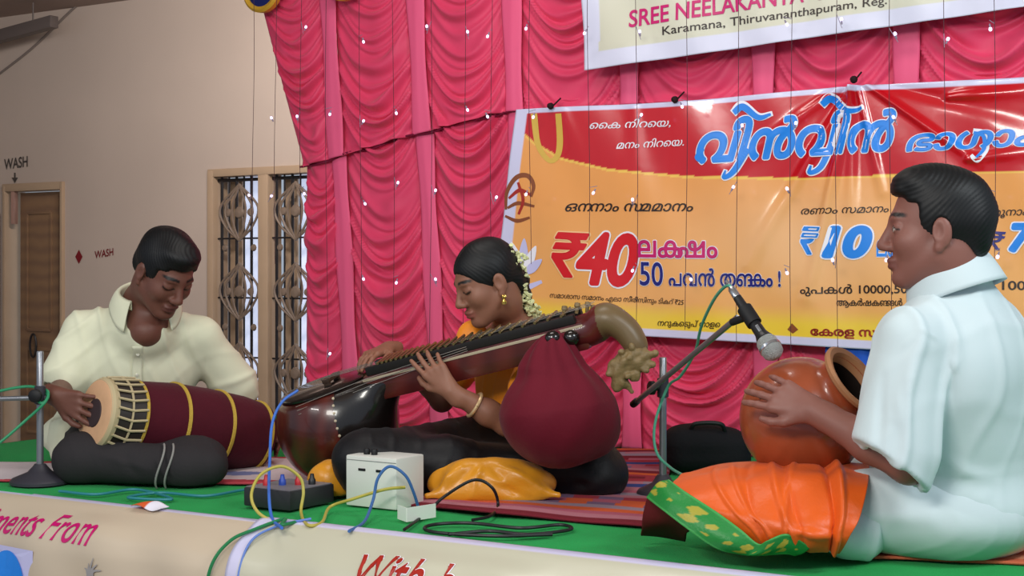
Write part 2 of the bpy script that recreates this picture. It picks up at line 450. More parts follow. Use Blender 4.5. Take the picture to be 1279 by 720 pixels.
# window: timber frame, mullions, iron grille with fan ornaments, frosted panes behind
win = bpy.data.objects.new('window_1', None); COL.objects.link(win); win.location = tuple(fr((wu0 + wu1) / 2, wz0, 0, CW)); win['kind'] = 'structure'
mb = MB(); fw = .055; hU, hZ = (wu1 - wu0) / 2, (wz1 - wz0) / 2; cu, cz = (wu0 + wu1) / 2, (wz0 + wz1) / 2
for u in (wu0 + fw / 2, wu1 - fw / 2): mb.box(fr(u, cz, -.05, CW), UU * fw / 2, ZZ * hZ, NN * .08, .006)
for z in (wz0 + fw / 2, wz1 - fw * .3): mb.box(fr(cu, z, -.05, CW), UU * hU, ZZ * fw / 2, NN * .078, .006)
m1 = uz(331, 300, CW)[0]; m2 = m1 + (m1 - wu0)
for u in (m1, m2): mb.box(fr(u, cz, -.05, CW), UU * .045, ZZ * hZ, NN * .075, .006)
mb.build('window_frame', M_frame, win)
bays = [(wu0 + fw, m1 - .045), (m1 + .045, m2 - .045), (m2 + .045, wu1 - fw)]
for a, b in bays:
    w = b - a
    g = MB(); g.cur = 0
    g.tube([fr(a, wz1 - .07, -.03, CW), fr(b, wz1 - .07, -.03, CW)], .012, 6)
    for k in range(6):
        u = a + w * (k + .5) / 6; g.tube([fr(u, wz0, -.03, CW), fr(u, wz1 - .03, -.03, CW)], .007 if k % 2 else .011, 6)
    for zz in np.arange(wz0 + .15, wz1, .42): g.tube([fr(a, zz, -.028, CW), fr(b, zz, -.028, CW)], .007, 6)
    g.cur = 1                                              # scrolled fans and diamonds
    for zi, (zm, hh) in enumerate([(wz1 - .30, .20), (wz1 - .86, .20), (wz1 - 1.42, .20)]):
        um = (a + b) / 2
        for sgn in (-1, 1):
            for q in (.35, .7, 1.0):
                g.tube(cr([fr(um, zm + hh, -.02, CW), fr(um + sgn * w * .42 * q, zm + hh * .2, -.014, CW), fr(um + sgn * w * .3 * q, zm - hh * .5, -.014, CW), fr(um, zm - hh, -.02, CW)], 6), .0085, 6)
            g.lathe(fr(um + sgn * w * .25, zm, -.02, CW), NN, [(0, .03), (.012, .024), (.016, 0)], 10)
            g.lathe(fr(um + sgn * w * .32, zm - hh * 1.25, -.02, CW), NN, [(0, .026), (.012, .02), (.016, 0)], 10)
        g.lathe(fr(um, zm, -.02, CW), NN, [(0, .045), (.014, .035), (.02, 0)], 12)
    g.build('window_grille', [M_iron, M_ironfan], win)
    # half-open frosted shutters outside
    s = MB(); s.box(fr(a + w * .16, cz, -.15, CW), UU * w * .14, ZZ * (hZ - .05), NN * .008)
    s.build('window_shutter', M_frame, win, smooth=False)
    s = MB(); s.box(fr(b - w * .34, cz, -.17, CW), UU * w * .34, ZZ * (hZ - .04), NN * .004)
    s.build('window_pane', M_glass, win, smooth=False)

# door: frame, a panelled leaf, a second leaf folded open, a gap of daylight between leaf and frame
dr = bpy.data.objects.new('door_1', None); COL.objects.link(dr); dr.location = tuple(fr((du0 + du1) / 2, dz0, 0, CW)); dr['kind'] = 'structure'
mb = MB(); dc = (dz0 + dz1) / 2; dh = (dz1 - dz0) / 2
for u in (du0 + .02, du1 - .012): mb.box(fr(u, dc, -.06, CW), UU * .013, ZZ * dh, NN * .09, .004)
mb.box(fr((du0 + du1) / 2, dz1 - .02, -.06, CW), UU * (du1 - du0) / 2, ZZ * .03, NN * .088, .004)
mb.build('door_frame', M_frame, dr)
ul0, ul1 = uz(20, 300, CW)[0], uz(68, 300, CW)[0]; zl = dz1 - .06
leaf = MB(); lc = (ul0 + ul1) / 2; lw = (ul1 - ul0) / 2
leaf.box(fr(lc, (dz0 + zl) / 2, -.06, CW), UU * lw, ZZ * (zl - dz0) / 2, NN * .018, .003)
for za, zb in ((dz0 + .2, dz0 + .85), (dz0 + 1.0, zl - .16)):
    for u in (lc - lw * .62, lc + lw * .62): leaf.box(fr(u, (za + zb) / 2, -.04, CW), UU * .012, ZZ * (zb - za) / 2, NN * .008, .003)
    for z in (za, zb): leaf.box(fr(lc, z, -.04, CW), UU * lw * .62, ZZ * .012, NN * .008, .003)
lf = leaf.build('door_leaf', M_wood, dr)
hb = MB(); th = np.linspace(0, 2 * math.pi, 20); hb.tube([fr(uz(40, 432, CW)[0] + .035 * math.cos(t), uz(40, 432, CW)[1] + .09 * math.sin(t), -.01, CW) for t in th], .009, 6, cap=False)
hb.build('door_handle', M_iron, lf)
sb = MB(); sb.box(fr(uz(18, 260, CW)[0], uz(18, 258, CW)[1], .0, CW), UU * .02, ZZ * .14, NN * .02, .006)
sb.build('frame_reflection', mat('pinkish_reflection', '#c9a59a', .3, .6, .6), dr)  # pinkish bar standing in for a reflection on the door frame
l2 = MB(); l2.box(fr(uz(-4, 400, CW)[0], dc - .1, -.02, CW), UU * .055, ZZ * (dh - .12), NN * .02, .004)
l2.build('door_leaf', mat('red_door_paint', '#7a3630', .5, .4, vary=.1), dr)

# small objects of the rear wall
M_black = mat('black_paint', '#1c1a1c', .6, .3)
M_fade = mat('faded_black_paint', '#4e4844', .7, .3)
M_redpaint = mat('red_paint', '#7c1420', .6, .3)
def wall_surf(v, lift):
    return np.array([PL(a, b, CW) for a, b in v]) + NN * (lift + .002)
def sign(name, label, cat, txt, p0, p1, h, m, extra=None, group=None):
    e = empty(name, label, cat, PL(*p0, CW), group)
    L = Letters(wall_surf)
    L.text(txt, p0, p1, h, m, bold=.015)
    L.build('lettering', e)
    if extra: L = Letters(wall_surf); extra(L); L.build('painted_mark', e)
    return e
sign('wall_lettering', 'dark painted WASH lettering with a down arrow above the wooden door', 'lettering', 'WASH', (6, 212), (35, 208), 13, M_fade,
     lambda L: (L.stroke([(19, 216), (19, 226)], 2.0, M_fade, n=3), L.poly([(15, 222), (23, 222), (19, 229)], M_fade)))
sign('wall_lettering', 'small red painted WASH lettering with a diamond mark, beside the seated drummer', 'lettering', 'WASH', (119, 323), (142, 319), 9, M_redpaint,
     lambda L: L.poly([(99, 312), (103.5, 321), (99, 330), (94.5, 321)], M_redpaint))
mb = MB(); a, b = PL(-60, 62, CW - .35), PL(68, 27, CW - .35); d = unit(b - a)
mb.box((a + b) / 2, (b - a) / 2, NN * .04, ZZ * .045, .008)
o = mb.build('tube_light', mat('fixture_grey', '#5e5552', .5, .4)); tag(o, 'unlit grey batten light hanging under the ceiling in the hall corner', 'light fixture')
for q in (-.55, .6): mb = MB(); mb.tube([(a + b) / 2 + (b - a) / 2 * q + ZZ * .03, (a + b) / 2 + (b - a) / 2 * q + ZZ * (zc - ((a + b) / 2 + (b - a) / 2 * q)[2])], .006, 6); mb.build('hanger_rod', MATS['fixture_grey'], o)
mb = MB(); mb.tube(cr([PL(-20, 108, CW) + NN * .012, PL(40, 62, CW) + NN * .012, PL(90, 14, CW) + NN * .012, PL(112, -4, CW) + NN * .012], 6), .009, 8)
tag(mb.build('wall_conduit', mat('conduit_grey', '#7d726c', .6, .3)), 'thin grey conduit running slantwise up the wall to the ceiling', 'cable')

# stage: platform with green carpet, plywood sides
def EDGE(c, X): return np.array([X, c - SL * X, 0])
Vv = -NN
A = np.array([-2.34, 3.33 + SL * 2.34, 0]); DEP = 2.15; B = A + UU * 6.6
st = np.array([A, B, B + Vv * DEP, A + Vv * DEP])
mb = MB(); mb.box(st.mean(0) - ZZ * .41, UU * 3.3, Vv * DEP / 2, ZZ * .39); o = mb.build('stage_platform_floor', M_stageside, smooth=False); o['kind'] = 'structure'
nu, nv = 330, 108; g = np.stack(np.meshgrid(np.linspace(0, 6.6, nu), np.linspace(0, DEP, nv)), -1)
S = A + g[..., :1] * UU + g[..., 1:] * Vv; S[..., 2] = -.004 + .0025 * wob(S, 14, 3)
o = sheet('stage_carpet_floor', S, M_green, thick=.01); o['kind'] = 'structure'
# ------------------------------------------------------------------ pink stage curtain: swagged panels between flat bands, in two tiers
CC = 5.5
M_pink = mat('pink_satin', '#e04068', .5, .35, sheen=.15, bump=.06, bscale=300)
M_band = mat('pink_satin_band', '#ec5c86', .55, .3, sheen=.0, bump=.05, bscale=300)
M_rope = mat('dark_seam', '#7a1838', .7, .2)
ztop = 2.02
def U(px): return uz(px, 300, CC)[0]
seam_u = np.array([U(380), U(526), U(640), U(1279), 2.6]); seam_z = np.array([uz(380, 208, CC)[1], uz(526, 166, CC)[1], uz(640, 137, CC)[1], uz(1279, 100, CC)[1], 1.62])
def seam(u): return np.interp(u, seam_u, seam_z)
z_at0 = uz(430, 0, CC)[1]
bt = [U(418), U(526), U(646), .52, 1.03, 1.52, 2.02]; bb = [U(446), U(554), U(661), .52, 1.03, 1.52, 2.02]
def bandu(k, z):
    if k < 0:                                               # left edge: slanted in the upper tier, straight in the lower one
        return np.interp(z, [0, uz(384, 206, CC)[1], uz(330, 0, CC)[1], 2.3], [U(383), U(384), U(329), U(305)])
    if k >= len(bt): return np.full_like(z, 2.45)
    return bb[k] + (bt[k] - bb[k]) * np.clip(z / z_at0, 0, 1.3)
curtain = empty('stage_curtain', 'pink satin curtain with swagged folds hung in two tiers behind the musicians', 'curtain', fr(.3, 0, 0, CC))
def prof(x):
    f = x % 1.0
    return np.exp(-((f - .35) / .15) ** 2) + .45 * np.exp(-((f - .78) / .10) ** 2)
HB = .040
def panel(k, tier):
    nu, nv = 56, 250
    s = np.linspace(-1, 1, nu)[None, :]; t = np.linspace(0, 1, nv)[:, None]
    zz = np.repeat(np.linspace(0, ztop, nv)[:, None], nu, 1) * 0 + 0
    for it in range(3):
        a = bandu(k - 1, zz) + (HB * .45 if k > 0 else 0); b = bandu(k, zz) - HB * .45; u = a + (b - a) * (s + 1) / 2
        lo, hi = (seam(u) - .012, ztop + 0 * u) if tier else (0 * u + .006, seam(u) + .02)
        zz = lo + (hi - lo) * t
    rs = np.random.RandomState(k * 7 + tier * 31 + 1)
    hw = (b - a) / 2; D = .155 * (hw / .17) * rs.uniform(.9, 1.2); per = .108 * rs.uniform(.92, 1.1)
    e = 1 - s * s + .10 * s * rs.uniform(-1, 1)
    if not tier: e = e * (.55 + .45 * sstep(0, .35, zz))
    q = zz + D * e; q = q + .022 * np.sin(q * 17 + rs.uniform(0, 6)) + .009 * np.sin(q * 41 + s * 2 + rs.uniform(0, 6)) + .006 * np.sin(s * 5 + q * 30)
    amp = .046 * (.35 + .65 * (1 - np.abs(s) ** 3)) * (.75 + .35 * np.sin(q * 9 + k))
    n = amp * prof(q / per) + .022 * (1 - s * s) + .003 * wob(np.stack([u * 3, zz, q], -1), 12, k + 5)
    n = n * np.clip((1.02 - np.abs(s)) / .16, .08, 1)
    if tier: n = n + .02 + .012 * np.exp(-((zz - lo) / .02) ** 2)
    sheet('swag_panel', fr(u, zz, n, CC), M_pink, curtain, .003)
def band(k, tier):
    nu, nv = 14, 120; s = np.linspace(-1, 1, nu)[None, :]; t = np.linspace(0, 1, nv)[:, None]
    z = np.linspace(0, ztop, nv)[:, None] + 0 * s
    for it in range(3):
        u = bandu(k, z) + s * HB * (1 + .12 * np.sin(z * 11 + k))
        lo, hi = (seam(u) - .012, ztop + 0 * u) if tier else (0 * u + .006, seam(u) + .02)
        z = lo + (hi - lo) * t
    n = .030 + .002 * np.cos(s * 4 + np.sin(z * 6)) * (1 - np.abs(s)) + (.022 if tier else 0) - .006 * s ** 4
    sheet('pleat_band', fr(u, z, n, CC), M_band, curtain, .003)
for tier in (0, 1):
    for k in range(len(bt) + 1): panel(k, tier)
    for k in range(len(bt)): band(k, tier)
# dark stitched hem where the tiers meet
us = np.linspace(U(382), 2.4, 90); mb = MB(); mb.tube(fr(us, seam(us) - .012 + .006 * np.sin(us * 23), .043 + .006 * np.sin(us * 40), CC), .0045, 6)
mb.build('seam_cord', M_rope, curtain)

# round navy badges with a gilt rim, on the top of the curtain
M_navy = mat('navy_velvet', '#16205e', .7, .2); M_gold = mat('gold_braid', '#d9a632', .45, .5, .2, bump=.2, bscale=200)
for (px, py, r), lab in (((349, -8, .088), 'navy round badge with gold rim at the top left corner of the pink curtain'), ((450, -24, .09), 'navy round badge with gold rim, second along the top of the pink curtain')):
    c = PL(px, py, CC) + NN * .115; e = empty('curtain_badge', lab, 'badge', c, 'navy badges along the top of the curtain')
    mb = MB(); mb.lathe(c, NN, [(-.02, r * .9), (0, r * .86), (.004, 0)], 40); mb.build('badge_disc', M_navy, e)
    mb = MB(); mb.lathe(c, NN, [(-.022, r * .84), (-.022, r * 1.1), (.004, r * 1.12), (.014, r * 1.0), (.006, r * .84), (-.022, r * .84)], 40); mb.build('badge_rim', M_gold, e)

# ------------------------------------------------------------------ printed banners
vinyl = mat('printed_vinyl', None, .20, .6, coat=.3, attr=True, bump=.03, bscale=30)
def C(h): return np.array(lin(h))
def inkm(n, h, rough=.35): return mat('ink_' + n, h, rough, .45)
I_white, I_blue, I_red, I_mag, I_navy, I_blk = inkm('white', '#f2f0fa'), inkm('blue', '#1f86ea'), inkm('red', '#d5121f'), inkm('magenta', '#c8106c'), inkm('navy', '#1a1d7a'), inkm('black', '#2b1d18')
I_gold, I_brown, I_lil, I_redbrown, I_cream = inkm('gold', '#d8b04a'), inkm('brown', '#8a4a28'), inkm('lilac', '#c9c6ee'), inkm('redbrown', '#a8281c'), inkm('cream', '#f6c890')
def quad_px(tl, tr, br, bl, a, b):
    a = a[..., None]; b = b[..., None]
    return (np.array(tl) * (1 - a) + np.array(tr) * a) * (1 - b) + (np.array(bl) * (1 - a) + np.array(br) * a) * b
CB = 5.36
RAYS = [((1068, 100), (935, 330), .022, 8), ((1068, 100), (1008, 372), .026, 7), ((1066, 102), (1062, 262), .018, 6), ((1070, 100), (1102, 240), .018, 5), ((1072, 98), (1225, 205), .020, 5),
        ((1062, 100), (905, 215), .010, 8), ((1075, 98), (1290, 150), -.010, 9), ((1180, 122), (1300, 112), .014, 7), ((1205, 200), (1300, 188), .010, 7), ((1060, 100), (980, 240), -.010, 9), ((700, 130), (760, 300), .004, 14), ((790, 128), (800, 250), .004, 12)]
def creases(v):
    x, y = v[..., 0], v[..., 1]; n = np.zeros(x.shape)
    for (x0, y0), (x1, y1), h, w in RAYS:
        dx, dy = x1 - x0, y1 - y0; L2 = dx * dx + dy * dy; t = np.clip(((x - x0) * dx + (y - y0) * dy) / L2, 0, 1)
        d = np.hypot(x - x0 - t * dx, y - y0 - t * dy); ww = w * (.5 + .9 * t); n += h * np.exp(-(d / ww) ** 2) * (1 - .75 * t) * sstep(0, .06, t + .02)
    return n + .004 * np.sin(x * .021 + y * .008) + .003 * np.sin(x * .05 - y * .031 + 1)
def PLv(v, c):
    t = (v[..., 0] - CX) / F_PX; Y = c / (1 + SL * t)
    return np.stack([t * Y, Y, CAM_Z - (v[..., 1] - HY) / F_PX * Y], -1)
def main_surf(v, lift): return PLv(v, CB) + NN * (creases(v) + lift)[..., None] if np.ndim(lift) else PLv(v, CB) + NN * (creases(v)[..., None] + lift)
nu, nv = 400, 170; a, b = np.meshgrid(np.linspace(0, 1, nu), np.linspace(0, 1, nv))
v = quad_px((645, 137), (1400, 84), (1400, 455), (612, 409), a, b)
x, y = v[..., 0], v[..., 1]
v[..., 1] += 5 * (1 - b) * (.5 - .5 * np.cos((x - 645) / (1068 - 645) * 2 * np.pi)) * .8      # the top hangs from its ties
W = main_surf(v, 0)
y = v[..., 1]
bound = np.interp(x, [640, 665, 700, 760, 860, 1000, 1279, 1400], [150, 176, 197, 211, 220, 222, 213, 208])
colr = np.zeros(v.shape[:2] + (3,)); colr[:] = C('#efa052')
tt = sstep(.35, .8, b)[..., None]; colr = colr * (1 - tt) + C('#f2ad62') * tt
tt = sstep(.84, .93, b)[..., None]; colr = colr * (1 - tt) + C('#f5cf3e') * tt
pale_oval = np.exp(-(((x - 1010) / 150) ** 2 + ((y - 300) / 70) ** 2))[..., None] * .45; colr = colr * (1 - pale_oval) + C('#f6cba0') * pale_oval   # a paler peach oval blended into the orange
red = (y < bound)[..., None]; colr = np.where(red, C('#c60d1c'), colr)
colr = np.where(((y >= bound) & (y < bound + 3))[..., None], C('#f7c85a'), colr)
wb = ((x - 612) * 1.0 + (y - 409) * (33 / 272) < 15)
edge = wb | (b > .965) | (b < .018); colr = np.where(edge[..., None], C('#d5d2f0'), colr)
ban = empty('lottery_banner', 'orange and red printed lottery banner with white edge tied across the pink curtain', 'banner', PL(850, 430, CB))
sheet('banner_sheet', W, vinyl, ban, .002, colr)
L = Letters(main_surf)
# gold arch, emblem, lotus
L.stroke([(667, 142), (672, 180), (685, 200), (695, 196), (699, 178), (698, 142)], [8, 7, 6, 7, 8, 8], I_gold)
L.stroke([(632, 262), (634, 240), (646, 222), (660, 220), (667, 232), (664, 246)], [3, 5, 6, 5, 3], I_brown)
L.stroke([(636, 248), (650, 238), (664, 244)], [3, 5, 3], I_redbrown); L.stroke([(634, 260), (648, 254), (668, 258)], [3, 5, 3], I_brown)
L.stroke([(631, 270), (646, 276), (662, 272)], [3, 5, 3], I_brown); L.stroke([(648, 228), (654, 250), (648, 268)], [3, 4, 3], I_redbrown)
for ang, ln in ((-78, 30), (-50, 34), (-22, 37), (4, 38), (30, 35), (56, 30)):
    r_ = math.radians(ang); bx, by = 652, 345; tx, ty = bx + ln * math.sin(r_), by - ln * 1.25 * math.cos(r_); mx, my = (bx + tx) / 2, (by + ty) / 2; ox, oy = 6 * math.cos(r_), 6 * math.sin(r_)
    L.poly(cr([[bx, by, 0], [mx + ox, my + oy, 0], [tx, ty, 0], [mx - ox, my - oy, 0], [bx, by, 0]], 5)[:-1, :2], I_white if ang % 4 else I_lil, .002 + .0004 * (ang + 80) / 30)
L.stroke([(628, 352), (652, 360), (676, 352)], [4, 9, 4], I_lil)
# the words
L.text('\u0d48\u0d15 \u0d28\u0d3f\u0d31\u0d46\u0d2f,', (737, 161), (838, 158), 9, I_white, .25, .012)
L.text('\u0d2e\u0d28\u0d02 \u0d28\u0d3f\u0d31\u0d46\u0d2f.', (770, 186), (855, 182), 9, I_white, .25, .012)
VW = '\u0d35\u0d3f\u0d7b\u0d35\u0d3f\u0d7b'
L.text(VW, (873, 203), (1118, 186), 43, I_blue, .30, .036, (I_white, .020), lift=.003)
L.stroke([(880, 186), (873, 197), (882, 203)], [4, 8, 4], I_blue, .0046); L.stroke([(935, 186), (918, 214), (906, 222), (908, 212)], [11, 10, 8, 5], I_white, .0028); L.stroke([(935, 186), (918, 214), (906, 222), (908, 213)], [8, 7, 5, 2], I_blue, .0048)
L.stroke([(1040, 178), (1026, 208), (1012, 216), (1014, 206)], [11, 10, 8, 5], I_white, .0028); L.stroke([(1040, 178), (1026, 208), (1012, 216), (1014, 207)], [8, 7, 5, 2], I_blue, .0048)
L.stroke([(916, 142), (928, 132), (948, 146), (966, 142)], [10, 12, 10, 6], I_white, .0028); L.stroke([(917, 141), (929, 134), (948, 147), (964, 143)], [7, 9, 7, 3], I_blue, .0048)
L.stroke([(1026, 132), (1038, 122), (1060, 138), (1080, 134)], [10, 12, 10, 6], I_white, .0028); L.stroke([(1027, 131), (1039, 124), (1060, 139), (1078, 135)], [7, 9, 7, 3], I_blue, .0048)
L.text('\u0d2d\u0d3e\u0d17\u0d3e\u0d15\u0d41\u0d31\u0d3f', (1134, 189), (1390, 176), 25, I_blue, .22, .028, (I_white, .022))
L.stroke([(1216, 164), (1230, 168), (1232, 186), (1222, 200), (1214, 194)], [7, 8, 8, 7, 4], I_white, .0028); L.stroke([(1217, 166), (1229, 170), (1230, 185), (1221, 197)], [4, 5, 5, 3], I_blue, .0048)
L.text('\u0d12\u0d28\u0d28\u0d3e\u0d02 \u0d38\u0d2e\u0d2e\u0d3e\u0d28\u0d02', (706, 264), (866, 264), 12, I_blk, .28, .012, kern={1: -6, 6: -6})
L.text('\u20b9', (690, 345), (735, 347), 52, I_red, .22, .018, (I_cream, .022))
L.text('40', (722, 353), (796, 356), 62, I_red, .24, .036, (I_white, .024))
L.text('\u0d32\u0d15\u0d37\u0d02', (798, 321), (896, 322), 25, I_mag, 0, .022, (I_white, .030), kern={1: -9})
L.text('50', (800, 356), (829, 357), 29, I_navy, 0, .012, (I_white, .02))
L.text('\u0d2a\u0d35\u0d7b \u0d24\u0d19\u0d15\u0d02 !', (837, 357), (975, 358), 19, I_navy, 0, .018, (I_white, .025), kern={5: -8})
L.text('\u0d38\u0d2e\u0d3e\u0d36\u0d3e\u0d38 \u0d38\u0d2e\u0d3e\u0d28\u0d02 \u0d0e\u0d32\u0d3e \u0d38\u0d40\u0d30\u0d40\u0d38\u0d3f\u0d28\u0d41\u0d02 \u0d1f\u0d3f\u0d15\u0d31\u0d4d \u20b925', (686, 372), (855, 381), 6, I_blk, .2, .006)
L.text('\u0d28\u0d31\u0d41\u0d15\u0d46\u0d1f\u0d41\u0d2a\u0d4d \u0d28\u0d3e\u0d33\u0d46', (822, 407), (900, 409), 7, I_blk, .2, .01)
L.text('\u0d30\u0d23\u0d3e\u0d02 \u0d38\u0d2e\u0d3e\u0d28\u0d02', (1000, 268), (1110, 265), 9, I_blk, .25, .006)
L.text('\u20b9', (1000, 317), (1024, 318), 32, I_blue, .2, .02, (I_white, .03))
L.text('10', (1030, 320), (1087, 320), 36, I_blue, .24, .055, (I_white, .035))
L.text('\u0d32\u0d15\u0d37\u0d02', (1096, 320), (1150, 320), 24, I_blue, 0, .02, (I_white, .03), kern={1: -9})
L.text('\u0d02\u0d41\u0d2a\u0d15\u0d7e 10000,5000,1000', (1000, 367), (1190, 366), 10, I_blk, 0, .014)
L.text('\u0d06\u0d15\u0d7c\u0d37\u0d15\u0d19\u0d19\u0d7e', (1045, 382), (1128, 382), 8, I_blk, 0, .014, kern={5: -7})
L.text('\u0d47\u0d15\u0d30\u0d33 \u0d38\u0d02\u0d38\u0d3e\u0d28 \u0d2d\u0d3e\u0d17\u0d2f\u0d15\u0d41\u0d31\u0d3f', (1013, 419), (1250, 424), 10, I_redbrown, 0, .026)
L.text('\u0d2e\u0d42\u0d28\u0d3e\u0d02 \u0d38\u0d2e\u0d3e\u0d28\u0d02', (1240, 270), (1345, 267), 9, I_blk, .2, .006)
L.text('\u20b9', (1237, 312), (1256, 313), 22, I_navy, .15, .01); L.text('75', (1262, 313), (1312, 313), 33, I_blue, .2, .05, (I_white, .035))
L.text('1000,500', (1252, 362), (1330, 363), 11, I_blk, 0, .014)
L.poly([(983, 412), (989, 404), (997, 412), (990, 417)], I_brown)
L.build('lettering', ban)
for q in ((1068, 100), (690, 133), (845, 125)): kn = MB(); kn.lathe(PL(*q, CB) + NN * .012, NN, [(-.012, .006), (0, .013), (.012, .010), (.018, 0)], 10); kn.tube([PL(*q, CB), PL(q[0] + 2, q[1] - 12, CB) - NN * .05], .003, 6); kn.build('tie_knot', mat('dark_cord', '#2a1a1c', .8, .2), ban)

CU = 5.32
def up_surf(v, lift): return PLv(v, CU) + NN * ((.004 * np.sin(v[..., 0] * .03 + v[..., 1] * .05) + .004 * np.sin(v[..., 0] * .062 - v[..., 1] * .04))[..., None] + lift)
a, b = np.meshgrid(np.linspace(0, 1, 300), np.linspace(0, 1, 110)); v = quad_px((722, -130), (1400, -226), (1400, -9), (730, 88), a, b)
x, y = v[..., 0], v[..., 1]; inner = (x > 749) & (y < 88 - .142 * (x - 730) - 22)
colr = np.where(inner[..., None], C('#d3d0bc'), C('#d8d8ee'))
uban = empty('temple_banner', 'white edged cream banner with magenta name lettering, hung above the lottery banner', 'banner', PL(900, 60, CU))
sheet('banner_sheet', up_surf(v, 0), mat('printed_vinyl_upper', None, .35, .5, attr=True, bump=.05, bscale=14), uban, .002, colr)
L = Letters(up_surf)
L.text('SREE NEELAKANTA', (786, 34), (1003, 2), 21, I_mag, 0, .018, kern=None); L.text('SWAMY TEMPLE', (1020, 0), (1200, -26), 21, I_mag, 0, .018)
L.text('Karamana, Thiruvananthapuram, Reg.', (828, 44), (1108, 5), 10.5, I_blk, 0, .004)
L.build('lettering', uban)

# ------------------------------------------------------------------ strings of tiny lights hanging in front of everything
CSN = 5.22
M_wire = mat('thin_wire', '#4a3038', .6, .3); M_bulb = mat('lit_bulb', '#f4eeff', .3, .5, emit='#dccaff', estr=1.6); M_cap = mat('bulb_holder', '#8d8298', .4, .4)
ordn = 'first second third fourth fifth sixth seventh eighth ninth tenth eleventh twelfth thirteenth fourteenth fifteenth sixteenth seventeenth eighteenth nineteenth twentieth'.split()
rows = [(46, 150, 243, 346, 448)]
for i, px in enumerate([316, 344, 376, 408, 450, 491, 538, 580, 614, 662, 735, 795, 857, 921, 988, 1045, 1112, 1180, 1242]):
    end = [300, 330, 380, 470, 462, 468, 470, 470, 400, 330, 300, 420, 412, 430, 460, 455, 452, 440, 420][i] if i < 19 else 400
    e = empty('string_light', 'thin hanging wire of tiny white lights, the %s one counted from the hall wall' % ordn[i], 'string light', PL(px, end, CSN), 'hanging strings of tiny lights')
    pts = [PL(px + 1.5 * math.sin(t * 5 + i), -60 + (end + 60) * t, CSN) for t in np.linspace(0, 1, 14)]
    mb = MB(); mb.tube(pts, .0011, 5); mb.build('wire', M_wire, e)
    for k, py in enumerate((46, 150, 243, 346, 448)):
        py = py + R.uniform(-16, 14) - (px - 400) * .012
        if py > end or R.random() < .28: continue
        c = PL(px + R.choice((-5, 4, 6)), py, CSN); up = unit([R.uniform(-.6, .6), 0, R.choice((-1, 1))])
        mb = MB(); mb.lathe(c, up, [(-.007, 0), (-.005, .0040), (0, .0054), (.005, .004), (.007, 0)], 10); b_ = mb.build('bulb', M_bulb, e)
        mb = MB(); mb.lathe(c, up, [(.005, .003), (.014, .0028), (.017, .0012)], 8); mb.tube([c + up * .028, PL(px + 1.5 * math.sin((py + 60) / (end + 60) * 5 + i), py - 7, CSN)], .0011, 5); mb.build('bulb_holder', M_cap, b_)

# ------------------------------------------------------------------ banners draped over the front edge of the stage
PROF = np.array([[.012, .005], [-.02, .003], [-.055, -.014], [-.105, -.046], [-.135, -.085], [-.150, -.15], [-.16, -.35], [-.165, -.75]])
pc = cr([[p[0], 0, p[1]] for p in PROF], 10); arc = np.concatenate([[0], np.cumsum(np.linalg.norm(np.diff(pc, axis=0), axis=1))])
def front(uv, lift, extra=0.0, sd=0):
    u = uv[..., 0]; w = uv[..., 1]; q = np.interp(w, arc, pc[:, 0]); z = np.interp(w, arc, pc[:, 2])
    dq = np.interp(w + .004, arc, pc[:, 0]) - np.interp(w - .004, arc, pc[:, 0]); dz = np.interp(w + .004, arc, pc[:, 2]) - np.interp(w - .004, arc, pc[:, 2]); l = np.hypot(dq, dz) + 1e-9
    a = sstep(.05, .16, w); n = lift + extra + a * (.006 * np.sin(u * 9 + w * 6 + sd) + .004 * np.sin(u * 23 - w * 14 + sd) + .010 * np.sin(u * 4 + sd))
    return np.stack([u * UU[0], 3.33 + u * UU[1], 0 * u], -1) + Vv * (q + n * dz / l)[..., None] + ZZ * (z - n * dq / l)[..., None]
mm = lambda f: (lambda v, lift: f(v / 1000.0, lift))
def drape(name, label, u0, u1, extra, sd, bord, base, nu=240, nv=130):
    a, b = np.meshgrid(np.linspace(u0, u1, nu), np.linspace(0, arc[-1], nv)); uv = np.stack([a, b], -1); Sf = front(uv, 0, extra, sd)
    c = np.where(bord(a, b)[..., None], C('#cfcbe8'), C(base)); e = empty(name, label, 'banner', front(np.array([(u0 + u1) / 2, arc[-1]]), 0, extra, sd))
    sheet('banner_sheet', Sf, mat('printed_vinyl_front', None, .3, .5, attr=True, bump=.05, bscale=18), e, .002, c); return e
e = drape('front_banner', 'cream banner with magenta italic lettering draped over the stage edge before the drummer', -2.6, -.70, -.004, 0, lambda a, b: b < .03, '#c9b7a0')
L = Letters(mm(lambda v, l: front(v, l, -.004, 0)))
L.text('Compliments From', (-1925, 172), (-1222, 186), 86, I_mag, .42, .008)
L.poly([(-1640, 212), (-1425, 216), (-1425, 500), (-1640, 495)], I_lil, .005)
th = np.linspace(0, 2 * math.pi, 40)[:-1]; L.poly(np.stack([-1540 + 88 * np.cos(th), 325 + 100 * np.sin(th)], 1), I_blue, .0075)
M_grey = inkm('grey', '#a09a9a')
L.build('lettering', e); L = Letters(mm(lambda v, l: front(v, l, -.004, 0)))
for k in range(5): L.stroke([(-1215 + k * 9, 300), (-1200 + k * 5 - 16, 250), (-1195 + (k - 2) * 16, 212 + abs(k - 2) * 14)], [3, 9, 2], M_grey, .005)
L.stroke([(-1235, 320), (-1195, 300), (-1150, 322)], [6, 14, 6], M_grey, .005)
L.build('printed_flower', e)
e = drape('front_banner', 'pale banner with lilac border and red lettering over the stage edge before the white box', -.745, 3.2, .006, 2.0, lambda a, b: (a < -.712) | (b < .035), '#c4c0aa', 360)
L = Letters(mm(lambda v, l: front(v, l, .006, 2.0)))
L.text('With best', (-350, 200), (60, 204), 86, I_redbrown, .22, .016, (I_white, .02))
L.build('lettering', e)
